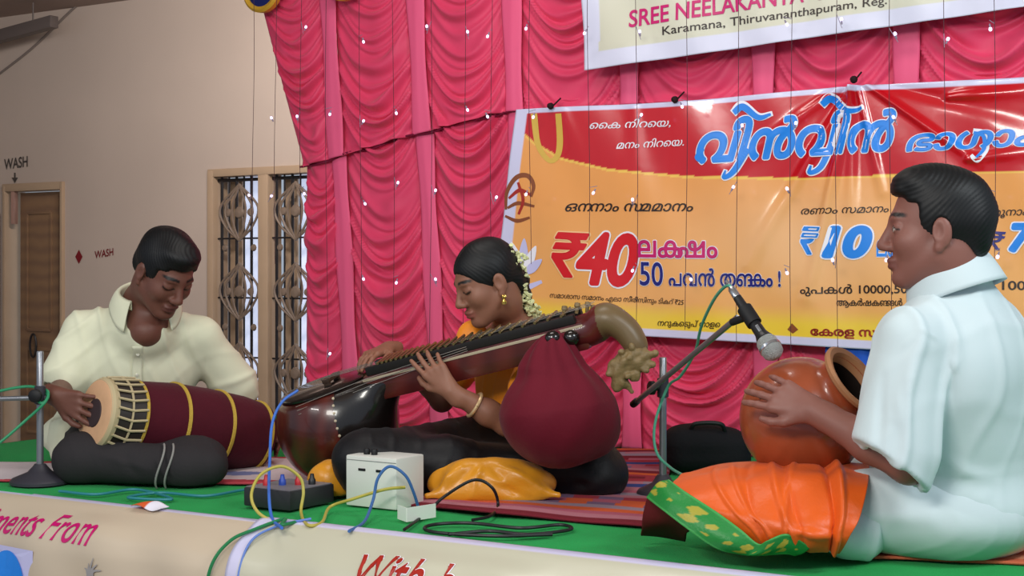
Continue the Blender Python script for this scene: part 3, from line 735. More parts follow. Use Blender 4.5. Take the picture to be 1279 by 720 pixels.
# ------------------------------------------------------------------ mats, instruments, stands, boxes, cables
M_steel = mat('stand_steel', '#8b8d92', .35, .5, .7, vary=.08, vscale=30); M_chrome = mat('chrome', '#c9ccd2', .2, .5, .9); M_castiron = mat('cast_iron_base', '#34323a', .5, .4, vary=.1)
M_rub = mat('black_rubber', '#141416', .55, .35); M_mic = mat('mic_body', '#1b1b1e', .4, .5); M_mesh = mat('mic_grille_mesh', '#b9bbb8', .45, .5, .4, bump=1.0, bscale=420)

def mat_px(name, label, cat, corners, colfn, m, nu=180, nv=90, thick=.006, amp=.002):
    c = [G(*q) for q in corners]; a, b = np.meshgrid(np.linspace(0, 1, nu), np.linspace(0, 1, nv))
    S = (np.multiply.outer((1 - a) * (1 - b), c[0]) + np.multiply.outer(a * (1 - b), c[1]) + np.multiply.outer(a * b, c[2]) + np.multiply.outer((1 - a) * b, c[3]))
    S[..., 2] = .004 + thick / 2 + amp * (1 + wob(S, 18, 11)) + .0015
    o = sheet(name, S, m, None, thick, colfn(a, b)); return tag(o, label, cat)
def stripes(pal, n, seed, dash=.35):
    rs = np.random.RandomState(seed); ids = rs.randint(0, len(pal), n); alt = rs.randint(0, len(pal), n); brk = rs.uniform(.15, .4, n); ph = rs.uniform(0, 1, n); dd = rs.uniform(0, 1, n) < dash
    pal = np.array([C(p) for p in pal])
    def f(a, b):
        i = np.clip((b * n).astype(int), 0, n - 1); on = dd[i] & (((a / brk[i] + ph[i]) % 1) < .5)
        return np.where(on[..., None], pal[alt[i]], pal[ids[i]])
    return f
M_mat = mat('woven_mat', None, .9, .15, attr=True, bump=.3, bscale=300)
mat_px('floor_mat', 'striped woven mat in red, blue, pink and orange under the seated veena player', 'mat', [(470, 560), (846, 566), (812, 664), (440, 630)], stripes(['#9a3440', '#a8586a', '#33447e', '#c85a34', '#755a76', '#94808e', '#74222e', '#b0707c'], 30, 5, .6), M_mat, 260, 140)
def palemat(a, b):
    s = wob(np.stack([a * 9, b * 3, a * 0], -1), 3, 4); c = np.empty(a.shape + (3,)); c[:] = C('#d9ccd0'); c = np.where((s > .8)[..., None], C('#b5444e'), c); return np.where((s < -1.0)[..., None], C('#7d86b4'), c)
mat_px('floor_mat', 'pale mat with red and blue blotches under the seated drummer', 'mat', [(-90, 584), (452, 574), (452, 610), (-90, 603)], palemat, M_mat, 220, 60)
mat_px('floor_mat', 'orange mat under the seated pot player in white', 'mat', [(1085, 660), (1400, 662), (1440, 716), (1070, 702)], stripes(['#d9703c', '#cf6a4a', '#d88c6a', '#b85a40'], 12, 2, .5), M_mat, 120, 60)
# blue cloth low on the backdrop, behind the pot player
a, b = np.meshgrid(np.linspace(U(1042), 2.3, 120), np.linspace(0.01, uz(1060, 432, CC)[1], 60))
tag(sheet('backdrop_cloth', fr(a, b, .095 + .008 * np.sin(a * 38) + .004 * np.sin(a * 90 + b * 4), CC), mat('blue_cloth', '#1d56c4', .6, .3), None, .004), 'bright blue cloth hanging low on the backdrop under the lottery banner', 'cloth')

# --- microphone stands
def mic(name, label, tail, head, cat='microphone'):
    tail, head = np.array(tail), np.array(head); d = head - tail; Ln = np.linalg.norm(d); d /= Ln
    e = empty(name, label, cat, tail)
    mb = MB(); mb.lathe(tail, d, [(.0, .008), (.0, .0105), (.012, .0108), (.03, .0115), (Ln - .075, .0145), (Ln - .062, .019), (Ln - .058, .021), (Ln - .055, .018)], 24); b = mb.build('body', M_mic, e)
    mb = MB(); mb.lathe(tail, d, [(Ln - .056, .021), (Ln - .05, .0245), (Ln - .032, .0262), (Ln - .028, .0262), (Ln - .012, .024), (Ln - .003, .015), (Ln, 0)], 28); g = mb.build('grille', M_mesh, e)
    mb = MB(); mb.lathe(tail, d, [(Ln - .034, .0262), (Ln - .033, .0274), (Ln - .027, .0274), (Ln - .026, .0262)], 28); mb.build('band', M_chrome, g)
    s = np.cross(d, [0, 1, 0]); s = unit(s); mb = MB(); mb.box(tail + d * (Ln * .52) - np.array([0, .015, 0]), d * .012, s * .004, np.array([0, .003, 0]), .0015); mb.build('switch', M_steel, b)
    mb = MB(); mb.lathe(tail, -d, [(0, .009), (.004, .010), (.028, .0095), (.034, .006), (.055, .0045), (.056, 0)], 16); mb.build('plug', M_chrome, e)
    return e
def stand(label, base, top_z, rbase, boom, knob):
    e = empty('microphone_stand', label, 'microphone stand', base)
    mb = MB(); mb.lathe(base, ZZ, [(.0, rbase), (.008, rbase), (.016, rbase * .92), (.034, rbase * .42), (.05, .022), (.058, .016), (.058, 0)], 32); mb.build('base', M_castiron, e)
    mb = MB(); mb.lathe(base, ZZ, [(.05, .0105), (top_z * .55, .0105), (top_z, .0105), (top_z + .002, .009), (top_z + .002, 0)], 18); mb.build('pole', M_steel, e)
    c = base + ZZ * knob
    mb = MB(); mb.lathe(c, ZZ, [(-.028, .012), (-.026, .0165), (.026, .0165), (.028, .012)], 18); mb.build('clamp', M_castiron, e)
    d = unit(np.array(boom[1]) - boom[0]); n = unit(np.cross(d, ZZ)); 
    mb = MB(); mb.tube([c, c - n * .03 * np.sign(n[1] or 1)], .009, 10); mb.lathe(c - n * .028 * np.sign(n[1] or 1), -n * np.sign(n[1] or 1), [(0, .02), (.012, .02), (.016, .015), (.016, 0)], 12); mb.build('knob', M_rub, e)
    mb = MB(); mb.tube([boom[0], boom[1]], .0075, 12); bo = mb.build('boom', M_steel, e)
    mb = MB(); mb.tube([np.array(boom[0]) - d * .002, np.array(boom[0]) + d * .03], .0105, 12); mb.build('boom_end_cap', M_rub, bo)
    return e, bo
bR = np.array([*G(828, 622)[:2], .008]); kz = .64 - (488 - HY) / F_PX * bR[1]
sR, boR = stand('slim steel microphone stand behind the orange cloth, its boom rising to the clay pot', bR, .64 - (451 - HY) / F_PX * bR[1], .075, (P(790, 504, 4.12) - NN * 0 + np.array([0, -.03, 0]), P(921, 397, 3.45)), kz)
tailR, headR = P(921, 372, 3.44), P(970, 447, 3.33); dR = unit(headR - tailR)
mic('microphone', 'black microphone with silver mesh head pointing down at the clay pot', tailR, headR)
mb = MB(); mb.tube([tailR + dR * .035, tailR + dR * .085], .0185, 14); mb.tube([tailR + dR * .06, P(914, 403, 3.45)], .009, 10); mb.build('mic_clip', M_rub, boR)
bL = np.array([*G(50, 607)[:2], .008]); YL = bL[1]
sL, boL = stand('grey microphone stand with round iron base at the stage edge by the drummer', bL, .64 - (443 - HY) / F_PX * YL, .088, (P(-60, 500, YL + .03), P(58, 497, YL - .0)), .64 - (497 - HY) / F_PX * YL)

# --- clay pot
ax = unit([.62, -.52, .60]); cP = P(1002, 524, 3.42)
M_clay = mat('fired_clay', '#96482a', .28, .5, vary=.14, vscale=9, bump=.04, bscale=60, coat=.25)
pot = empty('clay_pot', 'glossy orange brown clay pot drum held in the lap of the player in white', 'drum', cP - ZZ * .148)
r0 = .146; outer = [(-r0, 0)] + [(-r0 * math.cos(t), r0 * math.sin(t) * 1.02) for t in np.linspace(.12, 2.42, 26)]
hN = outer[-1][0]
prof_ = outer + [(hN + .012, .078), (hN + .026, .072), (hN + .04, .074), (hN + .05, .082), (hN + .052, .070), (hN + .04, .068), (hN + .01, .068), (hN - .03, .087), (hN - .1, .123), (0, .132), (-.08, .105), (-.136, .03), (-.139, 0)]
mb = MB(); mb.lathe(cP, ax, prof_, 56); pbody = mb.build('body', M_clay, pot)
mb = MB(); mb.lathe(cP, ax, [(hN + .045, .080), (hN + .052, .090), (hN + .060, .092), (hN + .066, .086), (hN + .062, .074), (hN + .04, .066), (hN + .035, .066)], 48, cap=False); mb.build('rim', mat('clay_rim', '#a5734e', .5, .4, vary=.1), pot)
mb = MB(); mb.lathe(cP, ax, [(hN + .035, .0655), (hN + .01, .0645), (hN - .03, .083), (hN - .1, .12), (0, .128), (-.08, .1), (-.13, .03), (-.135, 0)], 40, cap=False); mb.build('inside', mat('pot_inside_shade', '#1a100c', .8, .2), pot)  # near-black colour puts the shade of the mouth into the clay

# --- barrel drum
d0, d1 = P(124, 517, 4.36), P(322, 545, 4.74); dd = unit(d1 - d0); Ld = np.linalg.norm(d1 - d0)
drum = empty('barrel_drum', 'barrel drum covered in maroon cloth with yellow bands, one tan head showing its black centre', 'drum', np.array([*((d0 + d1) / 2)[:2], .02]))
rr = lambda t: np.interp(t, [0, .12, .4, .62, .85, 1], [.100, .112, .127, .128, .122, .108])
M_maroon = mat('maroon_cloth', '#4a0c1c', .8, .2, sheen=.05, bump=.15, bscale=60, vary=.10, vscale=10); M_yel = mat('yellow_braid', '#bfa040', .6, .3, bump=.3, bscale=240)
M_skin_t = mat('drum_hide', '#d9aa82', .6, .3, vary=.08, vscale=20); M_lace = mat('leather_lace', '#b8a884', .6, .3); M_drumwood = mat('dark_drum_wood', '#2c2420', .5, .4)
mb = MB(); mb.lathe(d0, dd, [(.0, .096)] + [(t * Ld, float(rr(t))) for t in np.linspace(.02, 1, 40)] + [(Ld + .004, .09), (Ld + .004, 0)], 56); mb.mi = [0] * len(mb.mi)
so = mb.build('shell', M_maroon, drum)
mb = MB(); mb.lathe(d0, dd, [(.006, float(rr(0)) + .004), (.05, float(rr(.10)) + .003), (.098, float(rr(.16)) + .004), (.098, float(rr(.16)))], 48); mb.build('lacing_collar', M_drumwood, drum)
mb = MB(); th = np.linspace(0, 2 * math.pi, 49); e1 = unit(np.cross(dd, ZZ)); e2 = np.cross(dd, e1)
mb.lathe(d0, dd, [(-.012, .092), (-.014, .102), (-.004, .110), (.010, .109), (.016, .102)], 48)
for k in range(24):
    a0, a1 = th[2 * k], th[2 * k + 1]
    pt = lambda a, h, r: d0 + dd * h + r * (math.cos(a) * e1 + math.sin(a) * e2)
    mb.tube([pt(a0, .004, .111), pt((a0 + a1) / 2, .05, .1185), pt(a0, .097, .122)], .0042, 6); mb.tube([pt(a0, .05, .117), pt(a0 + .13, .05, .117), pt(a0 + .262, .05, .117)], .0035, 5)
mb.build('hoop_lacing', M_lace, drum)
mb = MB(); mb.lathe(d0, -dd, [(.012, .104), (.0155, .098), (.0165, .06), (.0165, 0)], 48); hd = mb.build('drum_head', M_skin_t, drum)
mb = MB(); mb.lathe(d0, -dd, [(.0165, .044), (.0195, .042), (.021, .03), (.0215, 0)], 36); mb.build('black_spot', mat('tuning_paste', '#3a2c2e', .6, .3), hd)
for t in (.175, .42, .70, .97):
    mb = MB(); r = float(rr(t)); mb.lathe(d0, dd, [(t * Ld - .006, r), (t * Ld - .004, r + .005), (t * Ld + .004, r + .005), (t * Ld + .006, r)], 56); mb.build('band', M_yel, drum)

# --- the long lute
M_vw = mat('dark_red_wood', '#3c1410', .28, .5, wave=('#521c14', 5, 5, 'X'), coat=.35); M_vb = mat('black_lacquer', '#17110f', .22, .5, coat=.4); M_ivory = mat('ivory_inlay', '#b5a68c', .4, .5); M_wax = mat('fret_wax', '#191413', .5, .4); M_brass = mat('fret_brass', '#8a7a52', .3, .5, .8)
M_carv = mat('carved_gilt_wood', '#7d6844', .5, .4, vary=.2, vscale=30, bump=.4, bscale=70)
vc = P(422, 529, 4.36); n0, n1 = P(470, 476, 4.26), P(728, 411, 4.02); nd = unit(n1 - n0); nl = np.linalg.norm(n1 - n0)
nside = unit(np.cross(nd, ZZ)); nup = unit(np.cross(nside, nd) + nside * .25); nside = unit(np.cross(nd, nup)); Mn = np.stack([nd, nside, nup], 1)   # nside points to the camera
vee = empty('veena', 'long dark wooden veena with round resonator and carved curled head, played by the woman', 'lute', np.array([vc[0], vc[1], .01]), None)
S_ = SDF(vc - .26, vc + .30, .005)
S_.ell(vc, (.185, .185, .183), k=0); S_.cone(vc + nd * .08 + nup * .03, n0 + nd * .06, .10, .045, .06)
S_.half(vc + nup * .118, nup, .02)
V, Q = S_.surf(4); tpos = (V - vc) @ nd
mi = (tpos[Q].mean(1) > .085).astype(int); mk('resonator', V, Q, [M_vw, M_vb], vee, mi=mi)
mb = MB()
for k in range(46):                                          # dotted ivory seam round the shoulder
    a = 2 * math.pi * k / 46; r = math.sqrt(max(.186 ** 2 - .086 ** 2, 0)); p = vc + nd * .086 + r * (math.cos(a) * nside + math.sin(a) * nup)
    if (p - vc) @ nup < .112: mb.lathe(p, unit(p - vc), [(-.004, .005), (.002, .004), (.003, 0)], 6)
mb.build('seam_inlay', M_ivory, vee)
mb = MB(); pc_ = vc + nup * .119; mb.lathe(pc_, nup, [(-.002, .140), (.004, .140), (.008, .134), (.009, 0)], 48); mb.build('soundboard', M_vb, vee)
mb = MB()
for k in range(3): mb.tube([vc + nup * .02 + nside * .185 * math.cos(.25 * k) - nd * .0, vc + nup * .02 + nside * .185], .001, 4)
mb = MB(); br = pc_ + nd * .03; mb.box(br + nup * .022, nd * .012, nside * .04, nup * .006, .002)
for q in (-1, 1): mb.box(br + nup * .010 + nside * .032 * q, nd * .010, nside * .006, nup * .012, .002)
mb.build('bridge', mat('bridge_wood', '#3a2a20', .4, .4), vee)
mb = MB(); mc = (n0 + n1) / 2; mb.box(mc - nup * .012, nd * (nl / 2 + .02), nside * .046, nup * .042, .014); nk = mb.build('neck', mat('neck_wood', '#4a1616', .3, .5, wave=('#5e201c', 4, 3, 'X'), coat=.3), vee)
mb = MB(); mb.box(mc + nside * .0465 + nup * .018, nd * (nl / 2 + .018), nside * .0015, nup * .004, .001); mb.build('neck_inlay', M_ivory, nk)
mb = MB()
for q in (-1, 1): mb.box(mc + nside * .036 * q + nup * .041, nd * (nl / 2), nside * .010, nup * .013, .003)
fb = mb.build('fret_rails', M_wax, vee)
for k in range(24):
    t = .05 + .9 * (1 - 2 ** (-k / 14)) / (1 - 2 ** (-24 / 14)); mb = MB(); p = n1 + (n0 - n1) * t + nup * .058; mb.tube([p - nside * .046, p + nside * .046], .0042, 8); mb.build('fret', M_brass, fb)
mb = MB(); strt = n1 + nd * .05 + nup * .062
for k in range(4): mb.tube([br + nup * .030 + nside * (.024 - .016 * k), strt + nside * (.024 - .016 * k)], .0008, 5)
mb.tube([pc_ - nd * .13 + nup * .012, br + nup * .03], .0012, 5)
for k in range(3): mb.tube([vc + unit(nside + nup * .55) * .187 - nd * .02 + nup * .012 * k, n0 + nside * .052 + nup * (.0 + .012 * k), mc + nside * .05 + nup * (.03 + .006 * k)], .0008, 5)
mb.build('strings', mat('steel_string', '#c8c4bc', .3, .5, .8), vee)
S_ = SDF(n1 - .12, n1 + .34, .004)                            # curve of the neck and the beast's head
cv = cr([n1 - nd * .03 - nup * .008, n1 + nd * .04 - nup * .004, P(757, 397, 3.98), P(782, 412, 3.97), P(797, 436, 3.96)], 6)
for i in range(len(cv) - 1): S_.cone(cv[i], cv[i + 1], .040 - .018 * i / len(cv), .040 - .018 * (i + 1) / len(cv), .02, sq=(nside, 1.15))
V, Q = S_.surf(3); mk('curved_neck', V, Q, [MATS['neck_wood'], mat('curved_neck_wood', '#6b573a', .4, .45, vary=.1)], vee, mi=(((V - P(748, 394, 3.98)) @ nd)[Q].mean(1) > 0).astype(int))
S_ = SDF(P(785, 470, 3.95) - .14, P(785, 470, 3.95) + .14, .003); y0 = 3.95
for a, r in (((796, 442), .030), ((782, 452), .034), ((800, 455), .026), ((770, 462), .022)): S_.ell(P(*a, y0), (r, r, r * .9), k=.02)
S_.cone(P(790, 450, y0), P(818, 441, y0 - .02), .018, .009, .012); S_.cone(P(798, 458, y0), P(814, 456, y0 - .02), .014, .010, .010)      # ear and mane curls
S_.cone(P(778, 462, y0), P(770, 484, y0), .024, .014, .012); S_.cone(P(772, 470, y0 - .005), P(789, 489, y0), .014, .008, .012)          # jaws
S_.cone(P(766, 456, y0), P(760, 468, y0 - .01), .014, .009, .008); S_.ell(P(806, 462, y0 - .025), (.011, .010, .011), k=.006); S_.ell(P(786, 447, y0 - .03), (.010, .010, .010), k=.004); S_.ell(P(793, 470, y0 - .012), (.017, .014, .017), k=.006)
for a in ((776, 440), (790, 434), (804, 446), (784, 470)): S_.ell(P(*a, y0 - .024), (.010, .009, .010), k=.005)
V, Q = S_.surf(1); V = V + vnorm(V, Q) * (.002 * wob(V, 180, 3))[:, None]; mk('carved_head', V, Q, M_carv, vee)
for px, py in ((690, 424), (713, 423)):
    mb = MB(); c = P(px, py, 4.0); mb.lathe(c, np.array([0, -1, 0]) * .9 + ZZ * .1, [(-.03, .006), (.02, .008), (.024, .018), (.034, .022), (.044, .018), (.05, .008), (.05, 0)], 14); mb.build('tuning_peg', M_vb, vee)
for px, py in ((704, 388), (720, 384), (733, 383), (740, 387)):
    mb = MB(); mb.lathe(P(px, py + 8, 4.02), unit([.1, 0, 1]), [(0, .005), (.018, .006), (.02, .009), (.03, .008), (.032, 0)], 10); mb.build('tuning_peg', M_carv, vee)
tc_ = P(697, 521, 3.99)
S_ = SDF(tc_ - .24, tc_ + .26, .005)
S_.ell(tc_, (.158, .155, .138), k=0); S_.cone(tc_ + ZZ * .03, P(690, 462, 3.99), .140, .085, .05); S_.cone(P(690, 462, 3.99), P(693, 440, 3.99), .085, .05, .03); S_.cone(P(694, 440, 3.99), P(697, 428, 4.0), .034, .026, .02); S_.ell(P(752, 535, 3.99), (.04, .06, .06), k=.06)
V, Q = S_.surf(4); N_ = vnorm(V, Q); th = np.arctan2(V[:, 1] - tc_[1], V[:, 0] - tc_[0]); top = sstep(-.02, .17, V[:, 2] - tc_[2])
V = V + N_ * ((.001 + .003 * top) * np.sin(th * 9 + 3 * np.sin(V[:, 2] * 14)) + .002 * wob(V, 25, 8))[:, None]
mk('gourd_resonator', V, Q, mat('maroon_gourd_cover', '#640b20', .75, .2, sheen=.06, bump=.1, bscale=80), vee)

# --- gold silk cushions
def cushion(name, label, c, half, yaw, m, pinch, seed, lst=()):
    M = np.stack([[math.cos(yaw), math.sin(yaw), 0], [-math.sin(yaw), math.cos(yaw), 0], [0, 0, 1]], 1)
    c = np.array(c); m_ = max(half) + .06; S = SDF(c - m_, c + m_, .004); hx, hy, hz = half
    S.ell(c, (hx * .95, hy, hz), M, k=0)
    for sx in (-1, 1):
        for sy in (-1, 1): S.cone(c, c + M @ np.array([sx * hx * pinch, sy * hy * .8, -hz * .35]), hz * .75, hz * .22, .03)
    S.half((0, 0, .010), (0, 0, -1)); V, Q = S.surf(3); N = vnorm(V, Q); q = (V - c) @ M
    V = V + N * (.005 * np.sin(q[:, 0] * 55 + 5 * np.sin(q[:, 1] * 18 + seed) + seed) * sstep(.0, hx, np.abs(q[:, 0])) + .005 * wob(V, 26, seed) + .0025 * wob(V, 60, seed + 1))[:, None]
    V = folds(V, Q, lst); V[:, 2] = np.maximum(V[:, 2], .012); o = mk(name, V, Q, m); return tag(o, label, 'cushion')
M_goldsilk = mat('gold_silk', '#d8901c', .34, .5, .0, sheen=.1, vary=.08, vscale=9, bump=.1, bscale=90)
cushion('cushion', 'rumpled gold silk cushion on the striped mat in front of the black sari', (*P(615, 604, 4.05)[:2], .050), (.185, .080, .072), .03, M_goldsilk, .96, 3, [(P(600, 578, 4.0), P(590, 620, 3.98), .010, .012), (P(600, 578, 4.0), P(560, 612, 3.98), -.008, .012), (P(612, 578, 4.0), P(640, 615, 3.98), -.009, .014), (P(625, 582, 4.0), P(675, 610, 3.98), .010, .014), (P(575, 585, 4.0), P(545, 608, 3.98), .008, .01), (P(600, 600, 3.98), P(660, 622, 3.98), -.007, .012)])
cushion('cushion', 'small gold silk cushion wedged under the veena resonator behind the white box', (*P(412, 600, 4.10)[:2], .046), (.060, .05, .052), .3, M_goldsilk, .9, 6)

# --- black bag behind
c = P(884, 566, 4.62); S_ = SDF(c - .24, c + .24, .006); c[2] = .075
S_.box((c[0], c[1], .075), (.135, .085, .066), np.eye(3), .05, 0); S_.ell((c[0] - .03, c[1], .12), (.10, .07, .035), k=.05); V, Q = S_.surf(4); V = V + vnorm(V, Q) * (.004 * wob(V, 22, 5))[:, None]; V[:, 2] = np.maximum(V[:, 2], .010)
bag = empty('black_bag', 'slumped black cloth bag on the carpet behind the clay pot', 'bag', (c[0], c[1], .01)); mk('body', V, Q, mat('black_cloth_bag', '#121216', .8, .2, bump=.2, bscale=90), bag)
mb = MB(); mb.tube(cr([(c[0] - .06, c[1] - .05, .135), (c[0] - .05, c[1] - .07, .165), (c[0] + .03, c[1] - .07, .165), (c[0] + .05, c[1] - .05, .13)], 8), .007, 8); mb.build('handle', M_rub, bag)

# --- boxes
def corner_box(B, Aa, Cc, h, z0=.006):
    B, Aa, Cc = (np.array([*q[:2], 0]) for q in (B, Aa, Cc)); a = Aa - B; c = Cc - B; c = c - a * (a @ c) / (a @ a)
    ctr = B + a / 2 + c / 2 + ZZ * (z0 + h / 2); return ctr, a, c
M_wbox = mat('white_enamel', '#dcdcd4', .4, .4, vary=.03); 
ctr, a, c = corner_box(G(495, 641), G(432, 634), G(530, 633), .138)
e = empty('white_box', 'white metal amplifier box standing on the green carpet by the gold cushion', 'box', (ctr[0], ctr[1], .006)); mb = MB(); mb.box(ctr, a / 2, c / 2, ZZ * .069, .005); mb.build('casing', M_wbox, e)
ua, uc = unit(a), unit(c); fpt = lambda s, z: ctr - c / 2 + a / 2 * s + ZZ * z
mb = MB(); mb.box(fpt(0, .069 - .012), a / 2 * .98, uc * .0012, ZZ * .001); mb.build('seam_line', mat('grey_line', '#8d8f8c', .6, .3), e)
for s in (.35, -.35): mb = MB(); mb.box(fpt(s, .032), ua * .012, uc * .002, ZZ * .0035, .001); mb.build('slot', MATS['black_rubber'], e)
for s in (.5, .2): mb = MB(); mb.lathe(ctr + a / 2 * s - c * .2 + ZZ * .069, ZZ, [(0, .009), (.012, .009), (.016, .007), (.016, 0)], 12); mb.build('knob', M_rub, e)
ctr, a, c = corner_box(G(513, 655), G(498, 659), G(545, 648), .034)
mb = MB(); B = np.array([*G(508, 656)[:2], .006]); A_ = np.array([*G(497, 652)[:2], .006]); C_ = np.array([*G(544, 650)[:2], .006])
for p, q in ((B, A_), (B, C_)): d_ = q - p; mb.box((p + q) / 2 + ZZ * .019, d_ / 2, unit(np.cross(d_, ZZ)) * .0012, ZZ * .018)
tag(mb.build('folded_card', mat('white_card', '#e3e5dc', .7, .2), smooth=False), 'small folded white card standing on the carpet in front of the white box', 'card')
ctr, a, c = corner_box(G(362, 642), G(304, 635), G(431, 632), .052)
e = empty('effects_unit', 'flat dark grey effects unit with plugged cables on the carpet', 'audio unit', (ctr[0], ctr[1], .006)); mb = MB(); mb.box(ctr, a / 2, c / 2, ZZ * .026, .006); mb.build('casing', mat('dark_grey_metal', '#2c2a2e', .45, .4), e)
mb = MB(); mb.box(ctr + ZZ * .0265, a / 2 * .94, c / 2 * .94, ZZ * .0015); mb.build('top_panel', mat('grey_panel', '#77747a', .45, .4), e)
for s, t, n_ in ((.5, -.5, '#b5262c'), (.1, -.2, '#2a4aa8'), (-.3, .1, '#b5262c'), (-.6, .4, '#1b1b1e')):
    mb = MB(); mb.lathe(ctr + a / 2 * s + c / 2 * t + ZZ * .027, ZZ, [(0, .010), (.014, .010), (.018, .007), (.03, .005), (.03, 0)], 12); mb.build('plug', mat('plug_' + n_[1:], n_, .4, .4), e)

# --- cables
def cable(label, pts, r, colr, n=12, name='cable'):
    mb = MB(); mb.tube(cr(pts, n), r, 8); return tag(mb.build(name, mat('cable_' + colr[1:], colr, .45, .4)), label, 'cable')
g = lambda px, py, z=.012: G(px, py, z)
cable('green microphone cable wound on the clamp of the stand by the drummer', [P(-30, 572, YL - .06), P(0, 553, YL - .05), P(36, 522, YL - .03), P(56, 503, YL - .03), P(60, 490, YL), P(50, 486, YL + .03), P(42, 494, YL), P(52, 504, YL - .03), P(60, 494, YL), P(44, 484, YL + .03), P(18, 485, YL + .04), P(-30, 496, YL + .05)], .0045, '#2f8f62')
cable('blue cable dropping from the veena resonator over the dark unit to the stage edge', [P(372, 488, 4.18), P(352, 503, 4.15), P(340, 530, 4.12), P(337, 575, 4.0), P(336, 618, 3.80), g(340, 648), g(352, 660)], .0042, '#3f6fc8')
cable('yellow cable looped upright beside the dark unit, its end trailing past the white box', [P(346, 655, 3.69), P(322, 640, 3.72), P(314, 618, 3.76), P(326, 593, 3.80), P(352, 583, 3.82), P(374, 596, 3.83), P(379, 615, 3.82), P(376, 640, 3.78), g(384, 656), g(402, 653), P(412, 634, 3.82), P(440, 624, 3.80), P(480, 612, 3.80), P(506, 609, 3.82)], .0042, '#b5a84a')
cable('green cable crossing the front banner from the stage edge downwards', [g(372, 652), g(352, 656)] + [front(np.array([u, w]), .009, .006, 2.0) for u, w in ((-.66, .03), (-.715, .08), (-.76, .13), (-.79, .2), (-.81, .34))], .0045, '#1f7a48')
cable('thin blue cable running down the lilac border of the front banner', [front(np.array([u, w]), .008, .006, 2.0) for u, w in ((-.60, .0), (-.66, .06), (-.70, .13), (-.70, .25), (-.70, .4))], .0032, '#5f7fc8')
cable('blue cable arched over the front of the white box', [g(436, 664), g(455, 652), P(466, 625, 3.76), P(472, 598, 3.78), P(487, 583, 3.79), P(506, 594, 3.79), P(516, 614, 3.80), P(523, 636, 3.82)], .0042, '#3b66a0')
cable('black cable arched in front of the gold cushion', [g(505, 662), g(532, 642), P(556, 620, 3.86), P(592, 600, 3.86), P(615, 610, 3.86), P(622, 632, 3.87), g(612, 645), g(590, 650)], .0042, '#17151a')
cable('black cable coiled loosely on the carpet before the striped mat', [g(560, 668), g(610, 664), g(660, 668), g(712, 662), g(700, 656), g(650, 660), g(590, 654), g(548, 655), g(530, 660), g(548, 666), g(620, 670), g(690, 668)], .0045, '#1b1a1e')
cable('teal cable lying along the carpet in front of the drummer', [g(74, 614), g(120, 618), g(170, 612), g(215, 624), g(160, 622), g(200, 616), g(255, 620), g(300, 613), g(318, 610)], .0042, '#2a7f8a')
cable('green cable hanging from the microphone at the clay pot and down its stand', [P(917, 364, 3.45), P(908, 357, 3.47), P(892, 374, 3.56), P(876, 408, 3.70), P(868, 440, 3.82), P(850, 470, 3.95), P(834, 484, 4.03), P(818, 530, 4.04), P(820, 565, 4.02), P(838, 585, 3.96), P(858, 597, 3.80), P(872, 612, 3.72)], .0040, '#4f9f84')

# --- a scrap of coloured paper on the banner's edge
a, b = np.meshgrid(np.linspace(-1.185, -1.085, 20), np.linspace(.004, .045, 10)); Sf = front(np.stack([a, b], -1), .010, -.004, 0) + ZZ * (.006 * np.sin(a * 60 + b * 50) + .004)[..., None]
tag(sheet('paper_scrap', Sf, mat('printed_scrap', None, .6, .3, attr=True), None, .0015, np.where((a < -1.135)[..., None], C('#d2592a'), C('#e6e2ee'))), 'small orange and white paper scrap lying on the edge of the front banner', 'paper')
# ------------------------------------------------------------------ the three musicians
def frame(c, fwd, sc=1.0, up=(0, 0, 1)):
    M = basis(fwd, up); c = np.asarray(c, float)
    return (lambda *q: c + M @ (np.array(q, float) * sc)), M
def add_head(S, c, fwd, sc, neck, rn=.052, up=(0, 0, 1), fem=0, ears=True):
    T, M = frame(c, fwd, sc, up); s = sc
    E = lambda q, r, k=.012, op='add': S.ell(T(*q), np.array(r) * s, M, k * s, op)
    Cn = lambda a, b, ra, rb, k=.012, op='add': S.cone(T(*a), T(*b), ra * s, rb * s, k * s, op)
    E((-.014, 0, .036), (.094, .073, .088)); E((.028, 0, -.028), (.060, .060, .088), .03)
    for q in (-1, 1): Cn((.0, .048 * q, -.055), (.062, .016 * q, -.098), .020, .017, .03)
    E((.071, 0, -.100), (.018, .020, .016), .016)
    for q in (-1, 1): E((.052, .040 * q, -.026), (.028, .022, .024), .022)
    E((.076, 0, .026), (.014, .046, .012), .016)
    for q in (-1, 1): E((.099, .033 * q, .004), (.020, .019, .012), .012, 'sub')
    for q in (-1, 1): E((.0735, .032 * q, .003), (.0135, .0165, .0115), .004); Cn((.080, .018 * q, .012), (.074, .046 * q, .010), .0042, .0036, .006); 
    Cn((.084, 0, .016), (.106, 0, -.026), .0085 - .001 * fem, .0115 - .001 * fem, .012); E((.105, 0, -.031), (.0125, .012, .010), .008)
    for q in (-1, 1): E((.094, .012 * q, -.035), (.012, .0085, .0085), .008)
    E((.086, 0, -.062), (.014, .025, .008), .008); E((.085, 0, -.074), (.0135, .021, .0082), .007); Cn((.099, -.02, -.0672), (.099, .02, -.0672), .0022, .0022, .003, 'sub')
    if ears:
        for q in (-1, 1):
            E((-.012, .076 * q, -.008), (.020, .0085, .032), .006); E((-.003, .086 * q, -.004), (.011, .0085, .019), .004, 'sub'); E((-.004, .075 * q, -.040), (.009, .007, .010), .006)
    Cn((-.030, 0, -.045), (-.030, 0, -.075), .056, .052, .03); S.cone(T(-.028, 0, -.07), neck, rn * s, rn * 1.12 * s, .03)
    return T, M
